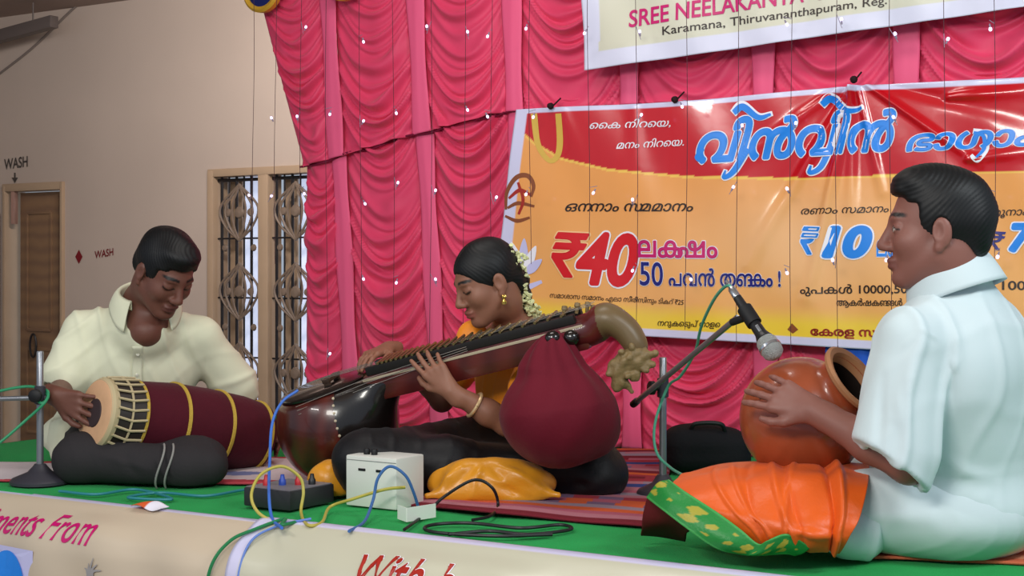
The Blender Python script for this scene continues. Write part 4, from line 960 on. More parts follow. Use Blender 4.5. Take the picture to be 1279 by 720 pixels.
def paint(V, skin, T, M, c, sc, lip, eyes='open', fem=0):
    q = ((V - np.asarray(c)) @ M) / sc; col = np.empty_like(V); col[:] = np.array(lin(skin)); x, y, z = q.T; near = (np.abs(x) < .2) & (np.abs(z) < .2)
    def mix(w, h): 
        w = (w * near)[:, None]; col[:] = col * (1 - w) + np.array(lin(h)) * w
    ay = np.abs(y)
    mix(np.exp(-(((z + .068) / .012) ** 4 + (ay / .024) ** 4)) * (x > .07) * .9, lip)
    br = .030 + .004 * np.sin(np.clip((ay - .012) / .04, 0, 1) * 3.1); mix(sstep(.0055, .0025, np.abs(z - br)) * sstep(.010, .014, ay) * sstep(.056, .048, ay) * (x > .05), '#120c0b')
    if eyes == 'open':
        mix((((ay - .032) / .0145) ** 2 + ((z - .003) / .0058) ** 2 < 1) * (x > .07), '#c9bdb2'); mix((((ay - .033) / .0062) ** 2 + ((z - .003) / .0062) ** 2 < 1) * (x > .07), '#140d0b')
        mix(sstep(.003, .001, np.abs(z - .0095 + 30 * (ay - .032) ** 2 * 1.0)) * (np.abs(ay - .032) < .017) * (x > .06), '#140d0b')
    else:
        mix(sstep(.0042, .0015, np.abs(z + .0035 - 18 * (ay - .032) ** 2)) * (np.abs(ay - .032) < .017) * (x > .06), '#120b0a')
    return col
def add_hand(S, wrist, f, n, side, sc=1.0, curl=(.25, .25, .3, .35), thumb=.5, spread=.10):
    """side = +1: the thumb lies towards f x n"""
    f = unit(f); n = np.asarray(n, float); n = unit(n - f * (n @ f)); t = side * np.cross(f, n); w = np.asarray(wrist, float); k_ = .007 * sc
    L = (.070, .078, .072, .056); R_ = (.0088, .0090, .0086, .0076)
    S.cone(w - f * .03 * sc, w + f * .02 * sc, .026 * sc, .025 * sc, .02 * sc, sq=(n, .72))
    for i in range(4):
        kb = w + (f * (.088 - (.000, .0, .004, .012)[i]) + t * (.031 - .0205 * i)) * sc
        S.cone(w + (f * .015 + t * (.014 - .010 * i)) * sc, kb, .0145 * sc, .0118 * sc, .012 * sc)
        p = kb; a = 0; d0 = unit(f + t * spread * (1.5 - i)); c = curl[i]
        for j, seg in enumerate((.46, .30, .24)):
            a += c * (1.0, 1.1, .8)[j]; d = d0 * math.cos(a) + n * math.sin(a); p2 = p + d * L[i] * seg * sc
            S.cone(p, p2, (R_[i] - .0007 * j) * sc, (R_[i] - .0007 * (j + 1)) * sc, .004 * sc); p = p2
    b = w + (f * .022 + t * .022) * sc; p1 = b + (f * .030 + t * .026 + n * .012 * thumb) * sc; p2 = p1 + (f * .026 + t * .010 + n * .014 * thumb) * sc; p3 = p2 + (f * .022 + t * .001 + n * .012 * thumb) * sc
    S.cone(b, p1, .0145 * sc, .0115 * sc, .010 * sc); S.cone(p1, p2, .0105 * sc, .0095 * sc, .005 * sc); S.cone(p2, p3, .0095 * sc, .0078 * sc, .004 * sc)
def add_foot(S, ankle, toe, sc=1.0):
    a = np.asarray(ankle, float); b = np.asarray(toe, float); d = unit(b - a); S.cone(a - d * .03 * sc, a + d * .06 * sc, .036 * sc, .038 * sc, .02); S.cone(a + d * .06 * sc, b, .038 * sc, .026 * sc, .02)
    l = unit(np.cross(d, ZZ))
    for i in range(5): S.cone(b + l * (.028 - .014 * i) * sc, b + l * (.030 - .015 * i) * sc + d * (.034 - .004 * i) * sc, .011 * sc, .009 * sc, .006)
def collar(parent, c, axis, fwd, rx, ry, stand, leaf, point, gap, m, flare=.022):
    """shirt collar: a standing band and a turned-down leaf that ends in two points in front"""
    M = basis(fwd, axis); up = unit(axis); f = unit(np.asarray(fwd) - up * (np.asarray(fwd) @ up)); l = np.cross(up, f); nu, nv = 90, 16
    th = np.linspace(math.pi - (math.pi - gap), 2 * math.pi - gap, nu); S = np.zeros((nv, nu, 3))
    for j in range(nv):
        t = j / (nv - 1); e = np.exp(-((th - gap) / .55) ** 2) + np.exp(-((th - 2 * math.pi + gap) / .55) ** 2)
        if t < .35: q = t / .35; h = stand * q; o = .002 * q
        else:
            q = (t - .35) / .65; h = stand + .006 * math.sin(q * 3.14) - (leaf + point * e) * q ** 1.1; o = .004 + flare * (q ** .8) + .014 * e * q
        S[j] = c + np.multiply.outer(np.cos(th) * (rx + o), f) + np.multiply.outer(np.sin(th) * (ry + o), l) + (h * np.ones(nu))[:, None] * up
    return sheet('collar', S, m, parent, .003)
def hairmesh(name, S, m, parent, amp, seed, d, relax=2):
    V, Q = S.surf(relax); N = vnorm(V, Q); V = V + N * (amp * wob(V, 55, seed) + amp * .35 * np.sin((V @ unit(d)) * 700 + 5 * wob(V, 45, seed + 1)))[:, None]; return mk(name, V, Q, m, parent)
def cloth(name, S, m, parent, lst, seed, amp=.0025, fr_=22, relax=4, zmin=.010, wr=()):
    V, Q = S.surf(relax); V = folds(V, Q, lst); N = vnorm(V, Q); V = V + N * (amp * .6 * wob(V, fr_, seed))[:, None]
    for (d, f, h) in wr:                                     # hanging folds: soft ridges across direction d
        ph = V @ unit(d) * f + 1.8 * wob(V, 5, seed + 2) + .6 * wob(V, 15, seed + 3); r = np.exp(-(np.sin(ph) / .42) ** 2)
        V = V + N * (h * r * (.15 + .85 * sstep(-.5, .8, wob(V, 6, seed + 7 + int(f)))))[:, None]
    V[:, 2] = np.maximum(V[:, 2], zmin); return mk(name, V, Q, m, parent)
M_hair = mat('black_hair', '#09090b', .55, .35); M_skinmat = mat('skin', None, .5, .4, attr=True, sss=.06, bump=.03, bscale=160)
M_shirtW = mat('white_shirt_cotton', '#c9d7da', .8, .2, bump=.03, bscale=40, sheen=.05); M_dhoti = mat('white_dhoti_cotton', '#c6d3d6', .85, .2, bump=.03, bscale=40)
M_shirtC = mat('cream_shirt_cotton', '#dedec2', .8, .2, bump=.03, bscale=40, sheen=.05); M_trous = mat('charcoal_trousers', '#2e2b2d', .8, .2, bump=.1, bscale=140)
M_blouse = mat('orange_silk', '#fb9420', .5, .4, sheen=.1, bump=.1, bscale=120); M_sari = mat('black_sari_silk', '#0c0a0e', .55, .3, sheen=.03, bump=.1, bscale=90)

# ===== the pot player in white, on the right
fw = unit([-.85, .53, 0]); lf = np.cross(ZZ, fw)
pl = P(1197, 640, 3.30); pl[2] = .115; nb = P(1191, 355, 3.205); sL_ = P(1138, 418, 3.09); sR_ = nb - (sL_ - nb) * 1.0 + np.array([0, .06, 0]); sR_[2] = sL_[2]
eL = P(1135, 580, 3.075); wL = P(1018, 514, 3.215); eR = sR_ + fw * .10 - ZZ * .25 - lf * .02; wR = P(1062, 508, 3.60)
hc = P(1168, 287, 3.185); hf = unit([-.965, .26, -.03]); HS = 1.06
man = empty('person', 'man in a loose white shirt seated cross-legged in profile, one hand tapping a clay pot', 'person', (pl[0], pl[1], .01))
S = SDF(np.minimum.reduce([pl, eL, wL, hc]) - (.42, .30, .14), np.maximum.reduce([pl, sR_, hc, wR]) + (.25, .25, .20), .004)
T, Mh = add_head(S, hc, hf, HS, nb, .054)
S.cone(nb, nb - ZZ * .08, .062, .09, .04); S.cone(sL_ - lf * .03, sR_ + lf * .03, .055, .055, .05); S.ell((nb + pl) / 2 + ZZ * .08, (.095, .14, .17), np.stack([fw, lf, ZZ], 1), .06); S.ell(pl + ZZ * .08, (.10, .14, .13), np.stack([fw, lf, ZZ], 1), .06)
S.chain([sL_, eL], [.048, .041], .03); S.chain([eL, eL * .6 + wL * .4, wL], [.041, .043, .027], .02); S.chain([sR_, eR, wR], [.048, .04, .027], .03)
tipL = P(938, 480, 3.285)
add_hand(S, wL, tipL - wL, (.22, .85, -.30), 1, 1.04, (.16, .18, .20, .22), .3, .09)
add_hand(S, wR, unit([-.75, -.35, -.35]), (-.2, -.9, -.3), -1, 1.0, (.25, .25, .3, .3))
kL = P(968, 648, 3.24); kL[2] = .105; aL = pl + fw * .30 - lf * .10; aL[2] = .055; kR = pl + fw * .27 - lf * .34; kR[2] = .11; aR = pl + fw * .36 + lf * .06; aR[2] = .06
S.chain([pl + lf * .09, kL, aL], [.085, .055, .035], .03); S.chain([pl - lf * .09, kR, aR], [.085, .055, .035], .03); add_foot(S, aL, aL - lf * .14 - fw * .02); add_foot(S, aR, aR + lf * .12 - fw * .05)
V, Q = S.surf(2); mk('body', V, Q, M_skinmat, man, col=paint(V, '#84554a', T, Mh, hc, HS, '#6e3c38'))
S = SDF(hc - .17, hc + .19, .003); E = lambda q, r, k=.012, op='add': S.ell(T(*q), np.array(r) * HS, Mh, k, op)
E((-.018, 0, .040), (.104, .083, .094), 0); E((.028, 0, .098), (.056, .066, .034), .03); E((-.080, 0, .0), (.036, .060, .07), .03); E((.066, 0, .080), (.017, .050, .018), .015)
S.box(T(.158, 0, -.040), np.array((.1, .15, .112)) * HS, Mh, .02, .016, 'sub'); S.box(T(.075, 0, -.135), np.array((.10, .15, .105)) * HS, Mh, .01, .012, 'sub'); S.box(T(.118, 0, -.02), np.array((.085, .15, .075)) * HS, Mh, .01, .01, 'sub'); S.half(T(-.05, 0, -.078), T(.02, 0, -1) - T(0, 0, 0), .01)
for q in (-1, 1): S.ell(T(-.010, .082 * q, -.012), np.array((.022, .016, .034)) * HS, Mh, .006, 'sub')
hairmesh('hair', S, M_hair, man, .0013, 4, Mh @ np.array([.5, .3, .6]))
B3 = np.stack([fw, lf, ZZ], 1)
S = SDF(np.minimum.reduce([pl, eL]) - (.35, .30, .14), np.maximum.reduce([pl, sR_]) + (.32, .28, .18), .005)
ch = (nb * .62 + pl * .38) + fw * -.015
S.ell(ch, (.150, .205, .20), B3, 0); S.ell(pl + ZZ * .13 - fw * .01, (.165, .205, .16), B3, .08); S.ell(pl + ZZ * .0 - fw * .02, (.18, .22, .12), B3, .05)
S.cone(nb - ZZ * .062, sL_ - ZZ * .012, .056, .060, .04); S.cone(nb - ZZ * .062, sR_ - ZZ * .012, .056, .060, .04); S.cone(nb + ZZ * .006 - fw * .012, nb - ZZ * .085, .066, .112, .03)
slE = P(1106, 590, 3.065); S.cone(sR_, eR + ZZ * .02, .066, .074, .04)
S2 = S.twin(); S2.cone(sL_ - ZZ * .012, slE, .064, .088, 0); S2.cone(sL_ - ZZ * .02, P(1124, 560, 3.07), .06, .078, .02); S2.half(P(1110, 581, 3.07), (-.61, -.10, -.79), .006); S2.cone(P(1124, 560, 3.07), P(1100, 620, 3.07), .062, .078, .006, 'sub'); S.merge(S2, .025)
S.ell(P(1068, 662, 3.20), (.07, .10, .07), B3, .05)
S.half((0, 0, .012), (0, 0, -1))
cutn = unit(P(1060, 640, 3.10) - P(1100, 560, 3.08)); 
fl = [(P(1150, 430, 3.02), P(1120, 520, 3.0), .006, .018), (P(1165, 470, 3.05), P(1140, 560, 3.02), -.007, .014), (P(1185, 420, 3.06), P(1230, 520, 3.12), .006, .02), (P(1175, 580, 3.08), P(1240, 600, 3.12), .007, .018), (P(1170, 610, 3.08), P(1260, 660, 3.1), -.007, .016), (P(1200, 480, 3.1), P(1270, 560, 3.2), -.006, .02), (P(1100, 470, 3.03), P(1098, 560, 3.0), -.006, .012), (P(1112, 448, 3.02), P(1150, 412, 3.02), .004, .006), (P(1150, 412, 3.02), P(1188, 430, 3.03), .004, .006), (P(1188, 430, 3.03), P(1196, 480, 3.06), .004, .006), (P(1190, 460, 3.04), P(1180, 560, 3.05), -.010, .012), (P(1182, 500, 3.04), P(1215, 600, 3.06), .008, .014), (P(1120, 470, 3.0), P(1130, 555, 3.0), .005, .012), (P(1230, 400, 3.15), P(1262, 480, 3.2), .006, .014), (P(1165, 590, 3.05), P(1215, 660, 3.08), -.008, .010), (P(1160, 610, 3.05), P(1185, 675, 3.08), .008, .010), (P(1150, 590, 3.05), P(1090, 660, 3.1), .008, .02), (P(1230, 620, 3.1), P(1150, 670, 3.1), .006, .018)]
sh = cloth('shirt', S, M_shirtW, man, fl, 6, .0028, 14, wr=((lf * .8 + fw * .5 + ZZ * .25, 36, .010), (fw - lf * .4 + ZZ * 1.1, 34, .007)))
collar(sh, nb + ZZ * .012 + fw * .004, unit(ZZ + fw * .36), fw, .080, .079, .038, .076, .030, .50, M_shirtW, .026)
S = SDF(np.minimum.reduce([pl, kL, aL]) - (.30, .32, .16), np.maximum.reduce([pl, kR]) + (.24, .30, .16), .006)
S.chain([pl + lf * .10, kL], [.11, .070], .05); S.chain([kL, aL + fw * .02], [.070, .055], .05); S.chain([pl - lf * .10, kR], [.115, .085], .05); S.chain([kR, aR], [.085, .06], .05); S.ell(pl - ZZ * .02, (.20, .24, .11), B3, .05); S.half((0, 0, .012), (0, 0, -1))
cloth('dhoti', S, M_dhoti, man, [(pl + lf * .2 + ZZ * .03, kL + ZZ * .05, -.008, .02), (pl + lf * .24, kL, .008, .02)], 16, .004, 18, wr=((lf + fw * .4, 50, .007),))

# orange silk cloth with a green border, spread over his knee
CP_ = [[(858, 592, 3.42), (905, 580, 3.42), (965, 577, 3.42), (1030, 577, 3.40), (1086, 581, 3.34)],
       [(838, 606, 3.26), (895, 600, 3.22), (960, 598, 3.18), (1030, 598, 3.15), (1084, 606, 3.13)],
       [(846, 630, 3.19), (905, 634, 3.12), (965, 640, 3.08), (1030, 640, 3.06), (1074, 646, 3.05)],
       [(880, 656, 3.17), (925, 662, 3.10), (975, 668, 3.06), (1024, 668, 3.04), (1062, 670, 3.04)],
       [(908, 678, 3.18), (945, 688, 3.11), (978, 690, 3.09), (1020, 690, 3.08), (1048, 690, 3.08)]]
ctrl = [[P(*q) for q in r] for r in CP_]
Sf = crgrid(ctrl, 34, 30); nv, nu, _ = Sf.shape; aa, bb_ = np.meshgrid(np.linspace(0, 1, nu), np.linspace(0, 1, nv))
du = np.gradient(Sf, axis=1); dv = np.gradient(Sf, axis=0); Nn_ = np.cross(du, dv); Nn_ /= np.linalg.norm(Nn_, axis=-1, keepdims=True); Nn_ *= np.sign(Nn_[..., 1:2].mean()) * -1
rid = lambda x0, x1, h, w: h * np.exp(-((aa - (x0 + (x1 - x0) * bb_)) / w) ** 2)
dis = rid(.50, .60, .007, .016) - rid(.55, .66, .006, .02) + rid(.80, .93, .013, .022) - rid(.73, .90, .010, .022) + rid(.30, .46, .005, .014) + rid(.40, .38, -.004, .02) + rid(.62, .50, .006, .014) + rid(.20, .38, .005, .015) + .004 * wob(Sf, 20, 5) + .0025 * wob(Sf, 55, 6) + .012 * np.exp(-((bb_ - .72 - .25 * (aa - .6)) / .05) ** 2) * np.exp(-((aa - .72) / .14) ** 2)
Sf = Sf + Nn_ * (dis * sstep(0, .10, bb_))[..., None]; Sf[..., 2] = np.maximum(Sf[..., 2], .012)
orange = empty('orange_cloth', 'orange silk cloth with green and gold border over the knee of the man in white', 'cloth', (ctrl[4][1][0], ctrl[4][1][1], .01))
M_or = mat('orange_shot_silk', '#de5a10', .42, .45, sheen=.05, bump=.1, bscale=110, vary=.06, vscale=12)
sheet('cloth_sheet', Sf, M_or, orange, .004)
# border: from the left tip along the lower edge
def bcol(a, b):
    c = np.empty(a.shape + (3,)); c[:] = C('#1d7f35'); m = (np.abs(b - .5) < .30 + .0 * a) & (np.sin(a * 62) + .8 * np.sin(a * 23 + 2) + .8 * np.sin(b * 16 + a * 40) > .75); c = np.where(m[..., None], C('#a39a34'), c); return np.where(((b < .08) | (b > .93))[..., None], C('#3f9c4c'), c)
BR_ = [[(836, 600, 3.24), (858, 616, 3.17), (895, 640, 3.12), (925, 662, 3.09), (948, 680, 3.07), (962, 674, 3.05), (985, 668, 3.05), (1012, 684, 3.07)],
       [(822, 604, 3.23), (842, 626, 3.16), (880, 654, 3.11), (910, 676, 3.08), (936, 690, 3.08), (952, 690, 3.06), (982, 682, 3.06), (1002, 691, 3.08)],
       [(808, 622, 3.25), (828, 638, 3.17), (862, 664, 3.12), (894, 685, 3.10), (922, 692, 3.10), (944, 694, 3.08), (978, 692, 3.08), (992, 694, 3.09)]]
Bs = crgrid([[P(*q) for q in r] for r in BR_], 20, 12); Bs[..., 2] = np.maximum(Bs[..., 2], .012); nv, nu, _ = Bs.shape; aa, bb_ = np.meshgrid(np.linspace(0, 1, nu), np.linspace(0, 1, nv)); Bs = Bs + np.array([0, -1, .2]) * (.004 * wob(Bs, 40, 9))[..., None]
sheet('border', Bs, mat('woven_border', None, .45, .4, attr=True, bump=.15, bscale=150), orange, .004, bcol(aa, bb_))
FL = [[(812, 616, 3.26), (838, 640, 3.2), (866, 662, 3.17)], [(803, 645, 3.30), (832, 655, 3.27), (858, 668, 3.25)], [(800, 668, 3.36), (828, 672, 3.36), (856, 676, 3.34)]]
Fs = crgrid([[P(*q) for q in r] for r in FL], 14, 14); Fs[..., 2] = np.maximum(Fs[..., 2], .012); sheet('cloth_lining', Fs + np.array([0, .01, 0]) * wob(Fs, 45, 2)[..., None], mat('dark_red_lining', '#5a1418', .7, .2), orange, .004)

# ===== the veena player
fw = unit([-.75, -.66, 0]); lf = np.cross(ZZ, fw); Bw = np.stack([fw, lf, ZZ], 1)
pl = P(655, 580, 4.42); pl[2] = .11; nb = P(641, 408, 4.32); sL_ = P(683, 428, 4.24); sR_ = P(603, 424, 4.43)
eL = P(634, 530, 4.13); wL = P(563, 489, 4.095); eR = P(552, 500, 4.50); wR = P(486, 436, 4.43)
hc = P(607, 352, 4.22); hf = unit([-.83, -.36, -.40]); HS = .98
wom = empty('person', 'woman in orange blouse and black sari bent over the veena across her lap', 'person', (pl[0], pl[1], .01))
S = SDF(np.minimum.reduce([pl, wL, hc]) - (.60, .42, .14), np.maximum.reduce([pl, sL_, eR, hc]) + (.22, .22, .18), .004)
T, Mh = add_head(S, hc, hf, HS, nb, .044, fem=1)
S.cone(nb, nb - ZZ * .07, .05, .08, .04); S.cone(sL_ - lf * .02, sR_ + lf * .02, .043, .043, .05); S.ell((nb + pl) / 2 + ZZ * .06, (.085, .12, .15), Bw, .06); S.ell(pl + ZZ * .08, (.09, .13, .12), Bw, .06)
S.chain([sL_, eL], [.041, .034], .03); S.chain([eL, eL * .65 + wL * .35, wL], [.034, .036, .0225], .02); S.chain([sR_, eR], [.041, .034], .03); S.chain([eR, wR], [.035, .0225], .02)
add_hand(S, wL, P(528, 446, 4.115) - wL, (.15, .95, .1), 1, .92, (.12, .2, .25, .3), .6, .10)
add_hand(S, wR, P(452, 447, 4.335) - wR, (-.1, -.25, -1), 1, .95, (.25, .3, .35, .4), .5, .10)
kR = P(456, 570, 4.07); kR[2] = .105; kL = P(738, 592, 4.17); kL[2] = .075; aL = P(560, 605, 4.13); aL[2] = .06; aR = P(640, 600, 4.25); aR[2] = .06
S.chain([pl + lf * .08, kL, aL], [.08, .045, .033], .03); S.chain([pl - lf * .08, kR, aR], [.08, .05, .033], .03); add_foot(S, aL, aL + np.array([-.09, .08, -.01]), .9); add_foot(S, aR, aR + np.array([.12, .0, -.01]), .9)
V, Q = S.surf(2); wb_ = mk('body', V, Q, M_skinmat, wom, col=paint(V, '#8a5c48', T, Mh, hc, HS, '#8a4440', 'down', 1))
S = SDF(hc - .18, hc + .20, .003); E = lambda q, r, k=.012, op='add': S.ell(T(*q), np.array(r) * HS, Mh, k, op)
E((-.018, 0, .036), (.102, .079, .093), 0); E((-.088, 0, -.03), (.036, .040, .045), .03)
S.ell(T(.105, 0, -.035), np.array((.080, .105, .098)) * HS, Mh, .010, 'sub'); S.box(T(.08, 0, -.13), np.array((.10, .15, .10)) * HS, Mh, .01, .012, 'sub')
for q in (-1, 1): S.ell(T(-.008, .082 * q, -.014), np.array((.020, .018, .034)) * HS, Mh, .006, 'sub')
S.cone(T(.095, 0, .075), T(0, 0, .133), .002, .002, .004, 'sub')
hr = hairmesh('hair', S, M_hair, wom, .0009, 9, Mh @ np.array([-.6, .5, .5]))
brd = cr([T(-.105, 0, -.03), P(655, 382, 4.30), P(664, 402, 4.36), P(668, 440, 4.42), P(668, 500, 4.52)], 10); S = SDF(brd.min(0) - .06, brd.max(0) + .06, .004)
for i in range(len(brd) - 1): S.cone(brd[i], brd[i + 1], .026 - .010 * i / len(brd) + .004 * math.sin(i * 1.3), .026 - .010 * (i + 1) / len(brd) + .004 * math.sin((i + 1) * 1.3), .006)
hairmesh('braid', S, M_hair, hr, .001, 3, [.5, .2, 1])
gar = cr([T(-.075, .03, .055), T(-.108, .03, .02), P(655, 372, 4.26), P(664, 388, 4.29), P(671, 400, 4.33)], 9); mb = MB(); rs = np.random.RandomState(3)
for i in range(len(gar)):
    for k in range(5):
        p = gar[i] + rs.normal(size=3) * .010; d_ = unit(rs.normal(size=3)); mb.lathe(p, d_, [(-.008, 0), (-.004, .0036), (.002, .0045), (.008, .007), (.010, 0)], 6)
mb.build('jasmine_garland', mat('jasmine_petals', '#d6d8a4', .7, .2), hr)
ea = T(-.004, .082, -.050); mb = MB(); mb.lathe(ea, np.array([0, -1, 0]), [(-.004, .004), (.002, .006), (.005, 0)], 10); mb.lathe(ea - ZZ * .010, ZZ, [(-.012, .007), (-.004, .008), (.004, .002), (.006, 0)], 12); mb.build('earring', mat('gold_jewel', '#d8b45a', .25, .5, .9), wom)
bp = wL + (eL - wL) * .42; bd = unit(eL - wL); mb = MB(); e1 = unit(np.cross(bd, ZZ)); e2 = np.cross(bd, e1)
mb.tube([bp + .036 * (math.cos(t) * e1 + math.sin(t) * e2) for t in np.linspace(0, 2 * math.pi, 30)], .0052, 8, cap=False); mb.build('bangle', mat('pale_gold_bangle', '#d9b98a', .3, .5, .5), wom)
S = SDF(np.minimum.reduce([pl, eR, eL]) - (.22, .28, .1), np.maximum.reduce([pl, sL_, sR_]) + (.22, .24, .12), .005)
S.ell((nb * .55 + pl * .45) - ZZ * .0, (.115, .150, .155), Bw, 0); S.ell(pl + ZZ * .12, (.115, .150, .13), Bw, .06); S.cone(nb - ZZ * .085, sL_ - ZZ * .012, .052, .052, .03); S.cone(nb - ZZ * .085, sR_ - ZZ * .012, .052, .052, .03)
S.cone(sL_, sL_ * .45 + eL * .55, .053, .050, .02); S.cone(sR_, sR_ * .4 + eR * .6, .053, .050, .02); S.ell(P(590, 425, 4.30), (.05, .04, .06), k=.04)
cloth('blouse', S, M_blouse, wom, [(P(600, 440, 4.2), P(640, 510, 4.22), .007, .015), (P(615, 440, 4.2), P(655, 500, 4.22), -.006, .014), (P(585, 455, 4.2), P(615, 520, 4.22), -.006, .014)], 5, .0035, 24, zmin=.06, wr=((lf - ZZ * .5, 60, .005),))
S = SDF(np.minimum.reduce([pl, kR, aL]) - (.22, .24, .16), np.maximum.reduce([pl, kL]) + (.26, .24, .16), .006)
S.chain([pl + lf * .09, kL], [.11, .075], .05); S.chain([kL, aL], [.085, .062], .05); S.chain([pl - lf * .09, kR], [.11, .080], .05); S.chain([kR, P(560, 580, 4.12), aR], [.080, .070, .06], .05); S.ell(pl - ZZ * .03, (.18, .2, .1), Bw, .05); S.ell(P(745, 596, 4.16), (.085, .10, .065), k=.04); S.ell(P(600, 585, 4.22), (.2, .12, .06), k=.05); S.half((0, 0, .014), (0, 0, -1))
cloth('sari', S, M_sari, wom, [(P(470, 560, 4.0), P(620, 580, 4.03), .006, .015), (P(500, 575, 4.0), P(700, 600, 4.03), -.007, .016), (P(620, 590, 4.03), P(760, 580, 4.1), .007, .016), (P(700, 610, 4.05), P(765, 600, 4.1), -.007, .014), (P(560, 555, 4.05), P(640, 560, 4.1), .006, .014)], 26, .004, 20, wr=((fw + ZZ * .5, 40, .003),))

# ===== the drummer
fw = unit([.25, -.97, 0]); lf = np.cross(ZZ, fw); Bm = np.stack([fw, lf, ZZ], 1)
pl = P(168, 562, 4.84); pl[2] = .115; nb = P(182, 378, 4.62); sR_ = P(104, 414, 4.66); sL_ = P(250, 420, 4.72)
eR = P(78, 486, 4.60); wR = P(70, 495, 4.40); eL = P(300, 492, 4.84); wL = P(326, 528, 4.84)
hc = P(206, 340, 4.50); hf = unit([.60, -.54, -.60]); HS = 1.06
drm = empty('person', 'man in a pale cream shirt and charcoal trousers, head bowed, playing the barrel drum', 'person', (pl[0], pl[1], .01))
S = SDF(np.minimum.reduce([pl, wR, hc, eR]) - (.32, .60, .14), np.maximum.reduce([pl, sL_, wL, hc]) + (.32, .22, .18), .004)
T, Mh = add_head(S, hc, hf, HS, nb, .054)
S.cone(nb, nb - ZZ * .08, .06, .09, .04); S.cone(sL_ - lf * .03, sR_ + lf * .03, .055, .055, .05); S.ell((nb + pl) / 2 + ZZ * .06, (.095, .14, .17), Bm, .06); S.ell(pl + ZZ * .08, (.1, .14, .13), Bm, .06)
S.chain([sR_, eR], [.048, .041], .03); S.chain([eR, wR], [.042, .028], .02); S.chain([sL_, eL], [.048, .04], .03); S.chain([eL, wL], [.04, .027], .02)
S.cone(nb - ZZ * .01, nb - ZZ * .09 + fw * .075, .058, .045, .03)
add_hand(S, wR, unit([.70, -.28, -.24]), (.75, .45, -.2), -1, 1.04, (.10, .12, .15, .2), .3, .12)
add_hand(S, wL, unit([.55, -.60, -.35]), (-.7, -.55, 0), 1, 1.0, (.2, .2, .25, .3))
kR = P(100, 573, 4.36); kR[2] = .078; aR = P(236, 582, 4.30); aR[2] = .062; kL = pl + lf * .36 + fw * .22; kL[2] = .12; aL = pl + lf * .05 + fw * .20; aL[2] = .05
S.chain([pl - lf * .09, kR, aR], [.085, .055, .036], .03); S.chain([pl + lf * .09, kL, aL], [.085, .055, .036], .03); add_foot(S, aL, aL - lf * .13, 1.0); add_foot(S, aR + np.array([-.02, .0, 0]), aR + np.array([.05, .01, -.008]), .9)
V, Q = S.surf(2); mk('body', V, Q, M_skinmat, drm, col=paint(V, '#6d4438', T, Mh, hc, HS, '#5c3230', 'down'))
S = SDF(hc - .18, hc + .20, .003); E = lambda q, r, k=.012, op='add': S.ell(T(*q), np.array(r) * HS, Mh, k, op)
E((-.016, 0, .040), (.103, .082, .093), 0); E((-.085, 0, -.02), (.028, .052, .05), .03); E((.04, 0, .095), (.05, .055, .03), .03)
S.box(T(.165, 0, -.048), np.array((.1, .15, .106)) * HS, Mh, .01, .012, 'sub'); S.box(T(.075, 0, -.135), np.array((.10, .15, .11)) * HS, Mh, .01, .012, 'sub'); S.box(T(.128, 0, -.02), np.array((.085, .15, .062)) * HS, Mh, .01, .01, 'sub')
for q in (-1, 1): S.ell(T(-.010, .082 * q, -.012), np.array((.022, .016, .034)) * HS, Mh, .006, 'sub')
hairmesh('hair', S, M_hair, drm, .0013, 14, Mh @ np.array([.5, .4, .6]))
S = SDF(np.minimum.reduce([pl, eR, sR_]) - (.24, .30, .14), np.maximum.reduce([pl, sL_, eL]) + (.24, .26, .16), .005)
S.ell((nb * .56 + pl * .44), (.14, .195, .19), Bm, 0); S.ell(pl + ZZ * .12, (.16, .20, .16), Bm, .08); S.ell(pl - ZZ * .01 - lf * .06, (.18, .24, .11), Bm, .05)
S.cone(nb - ZZ * .062, sL_, .056, .056, .04); S.cone(nb - ZZ * .062, sR_, .056, .056, .04); S.cone(nb - ZZ * .04, nb - ZZ * .09, .06, .095, .03); S.cone(nb - ZZ * .03 + fw * .085, nb - ZZ * .12 + fw * .15, .050, .014, .012, 'sub')
S.cone(sR_, sR_ * .22 + eR * .78, .060, .084, .04); S.cone(sL_, sL_ * .15 + eL * .85, .060, .078, .04); S.ell(P(86, 545, 4.62), (.06, .09, .12), k=.06); S.half((0, 0, .012), (0, 0, -1))
S.cone(sR_ * .3 + eR * .7, eR + (eR - sR_) * .2, .060, .066, .01, 'sub')
fl = [(P(140, 400, 4.5), P(120, 470, 4.5), .007, .02), (P(160, 410, 4.5), P(150, 480, 4.5), -.006, .018), (P(220, 410, 4.5), P(240, 470, 4.52), .007, .02), (P(240, 420, 4.55), P(270, 470, 4.6), -.007, .018), (P(95, 420, 4.55), P(80, 470, 4.52), -.006, .016), (P(186, 392, 4.48), P(188, 480, 4.48), .004, .010), (P(110, 410, 4.55), P(140, 450, 4.5), -.006, .014)]
sh = cloth('shirt', S, M_shirtC, drm, fl, 8, .003, 14, wr=((lf * .9 + ZZ * .35, 36, .009), (lf * .6 - ZZ, 38, .007)))
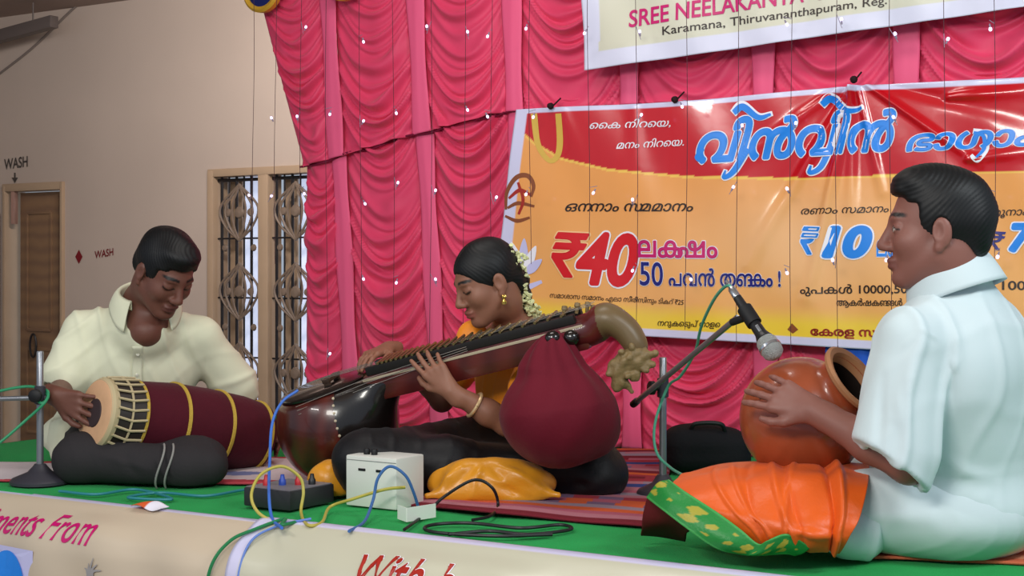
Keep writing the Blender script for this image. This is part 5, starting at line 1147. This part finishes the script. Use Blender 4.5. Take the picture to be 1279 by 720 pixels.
# button placket down the front, with buttons
me_ = np.empty(len(sh.data.vertices) * 3, np.float32); sh.data.vertices.foreach_get('co', me_); SV = me_.reshape(-1, 3) + np.array(drm.location)
def on_front(a, z):
    k = np.argmin(np.abs((SV - pl) @ lf - a) * 3 + np.abs(SV[:, 2] - z) * 3 - (SV @ fw) * .5); return SV[k]
zs = np.linspace(nb[2] - .135, pl[2] + .10, 22); mid = np.array([on_front(.010, z) for z in zs]); mid[1:-1] = (mid[:-2] + mid[1:-1] + mid[2:]) / 3
W_ = np.stack([mid + lf * q + fw * (.0045 - abs(q) * .05) for q in (-.016, -.008, 0, .008, .016)], 1)
pk = sheet('placket', W_, M_shirtC, sh, .003)
for i in (3, 10, 17): mb = MB(); mb.lathe(mid[i] + fw * .006, fw, [(0, .0055), (.003, .0055), (.0035, .004), (.0035, 0)], 12); mb.build('button', mat('pearl_button', '#c8c6b4', .3, .5), sh)
collar(sh, nb + ZZ * .004 + fw * .016, unit(ZZ + fw * .45), unit(fw + lf * .05), .080, .078, .034, .050, .040, .62, M_shirtC, .03)
S = SDF(np.minimum.reduce([pl, kR, aR]) - (.22, .26, .16), np.maximum.reduce([pl, kL]) + (.26, .28, .16), .005)
S.chain([pl - lf * .10, kR], [.11, .072], .05); S.chain([kR, aR, aR + np.array([.06, .005, .0])], [.070, .062, .056], .04); S.ell(aR + np.array([.0, .06, .03]), (.10, .06, .06), k=.04); S.chain([pl + lf * .10, kL], [.11, .075], .05); S.chain([kL, aL], [.075, .055], .04); S.half((0, 0, .012), (0, 0, -1)); tr = cloth('trousers', S, M_trous, drm, [(P(120, 565, 4.28), P(190, 590, 4.24), .005, .014), (P(190, 560, 4.25), P(205, 600, 4.24), .008, .008), (P(200, 560, 4.25), P(212, 600, 4.24), -.006, .008), (P(150, 560, 4.27), P(170, 600, 4.25), -.005, .014)], 12, .003, 24, wr=((lf + ZZ * .3, 55, .004),))
for q in (-.075, -.048):
    mb = MB(); c_ = aR + np.array([q, 0, 0]); mb.tube([c_ + np.array([.012 * math.sin(t * 2), -.069 * math.sin(t), .070 * math.cos(t)]) for t in np.linspace(.1, 2.5, 18)], .0032, 6); mb.build('trouser_piping', mat('grey_piping', '#8d8a86', .7, .2), tr)
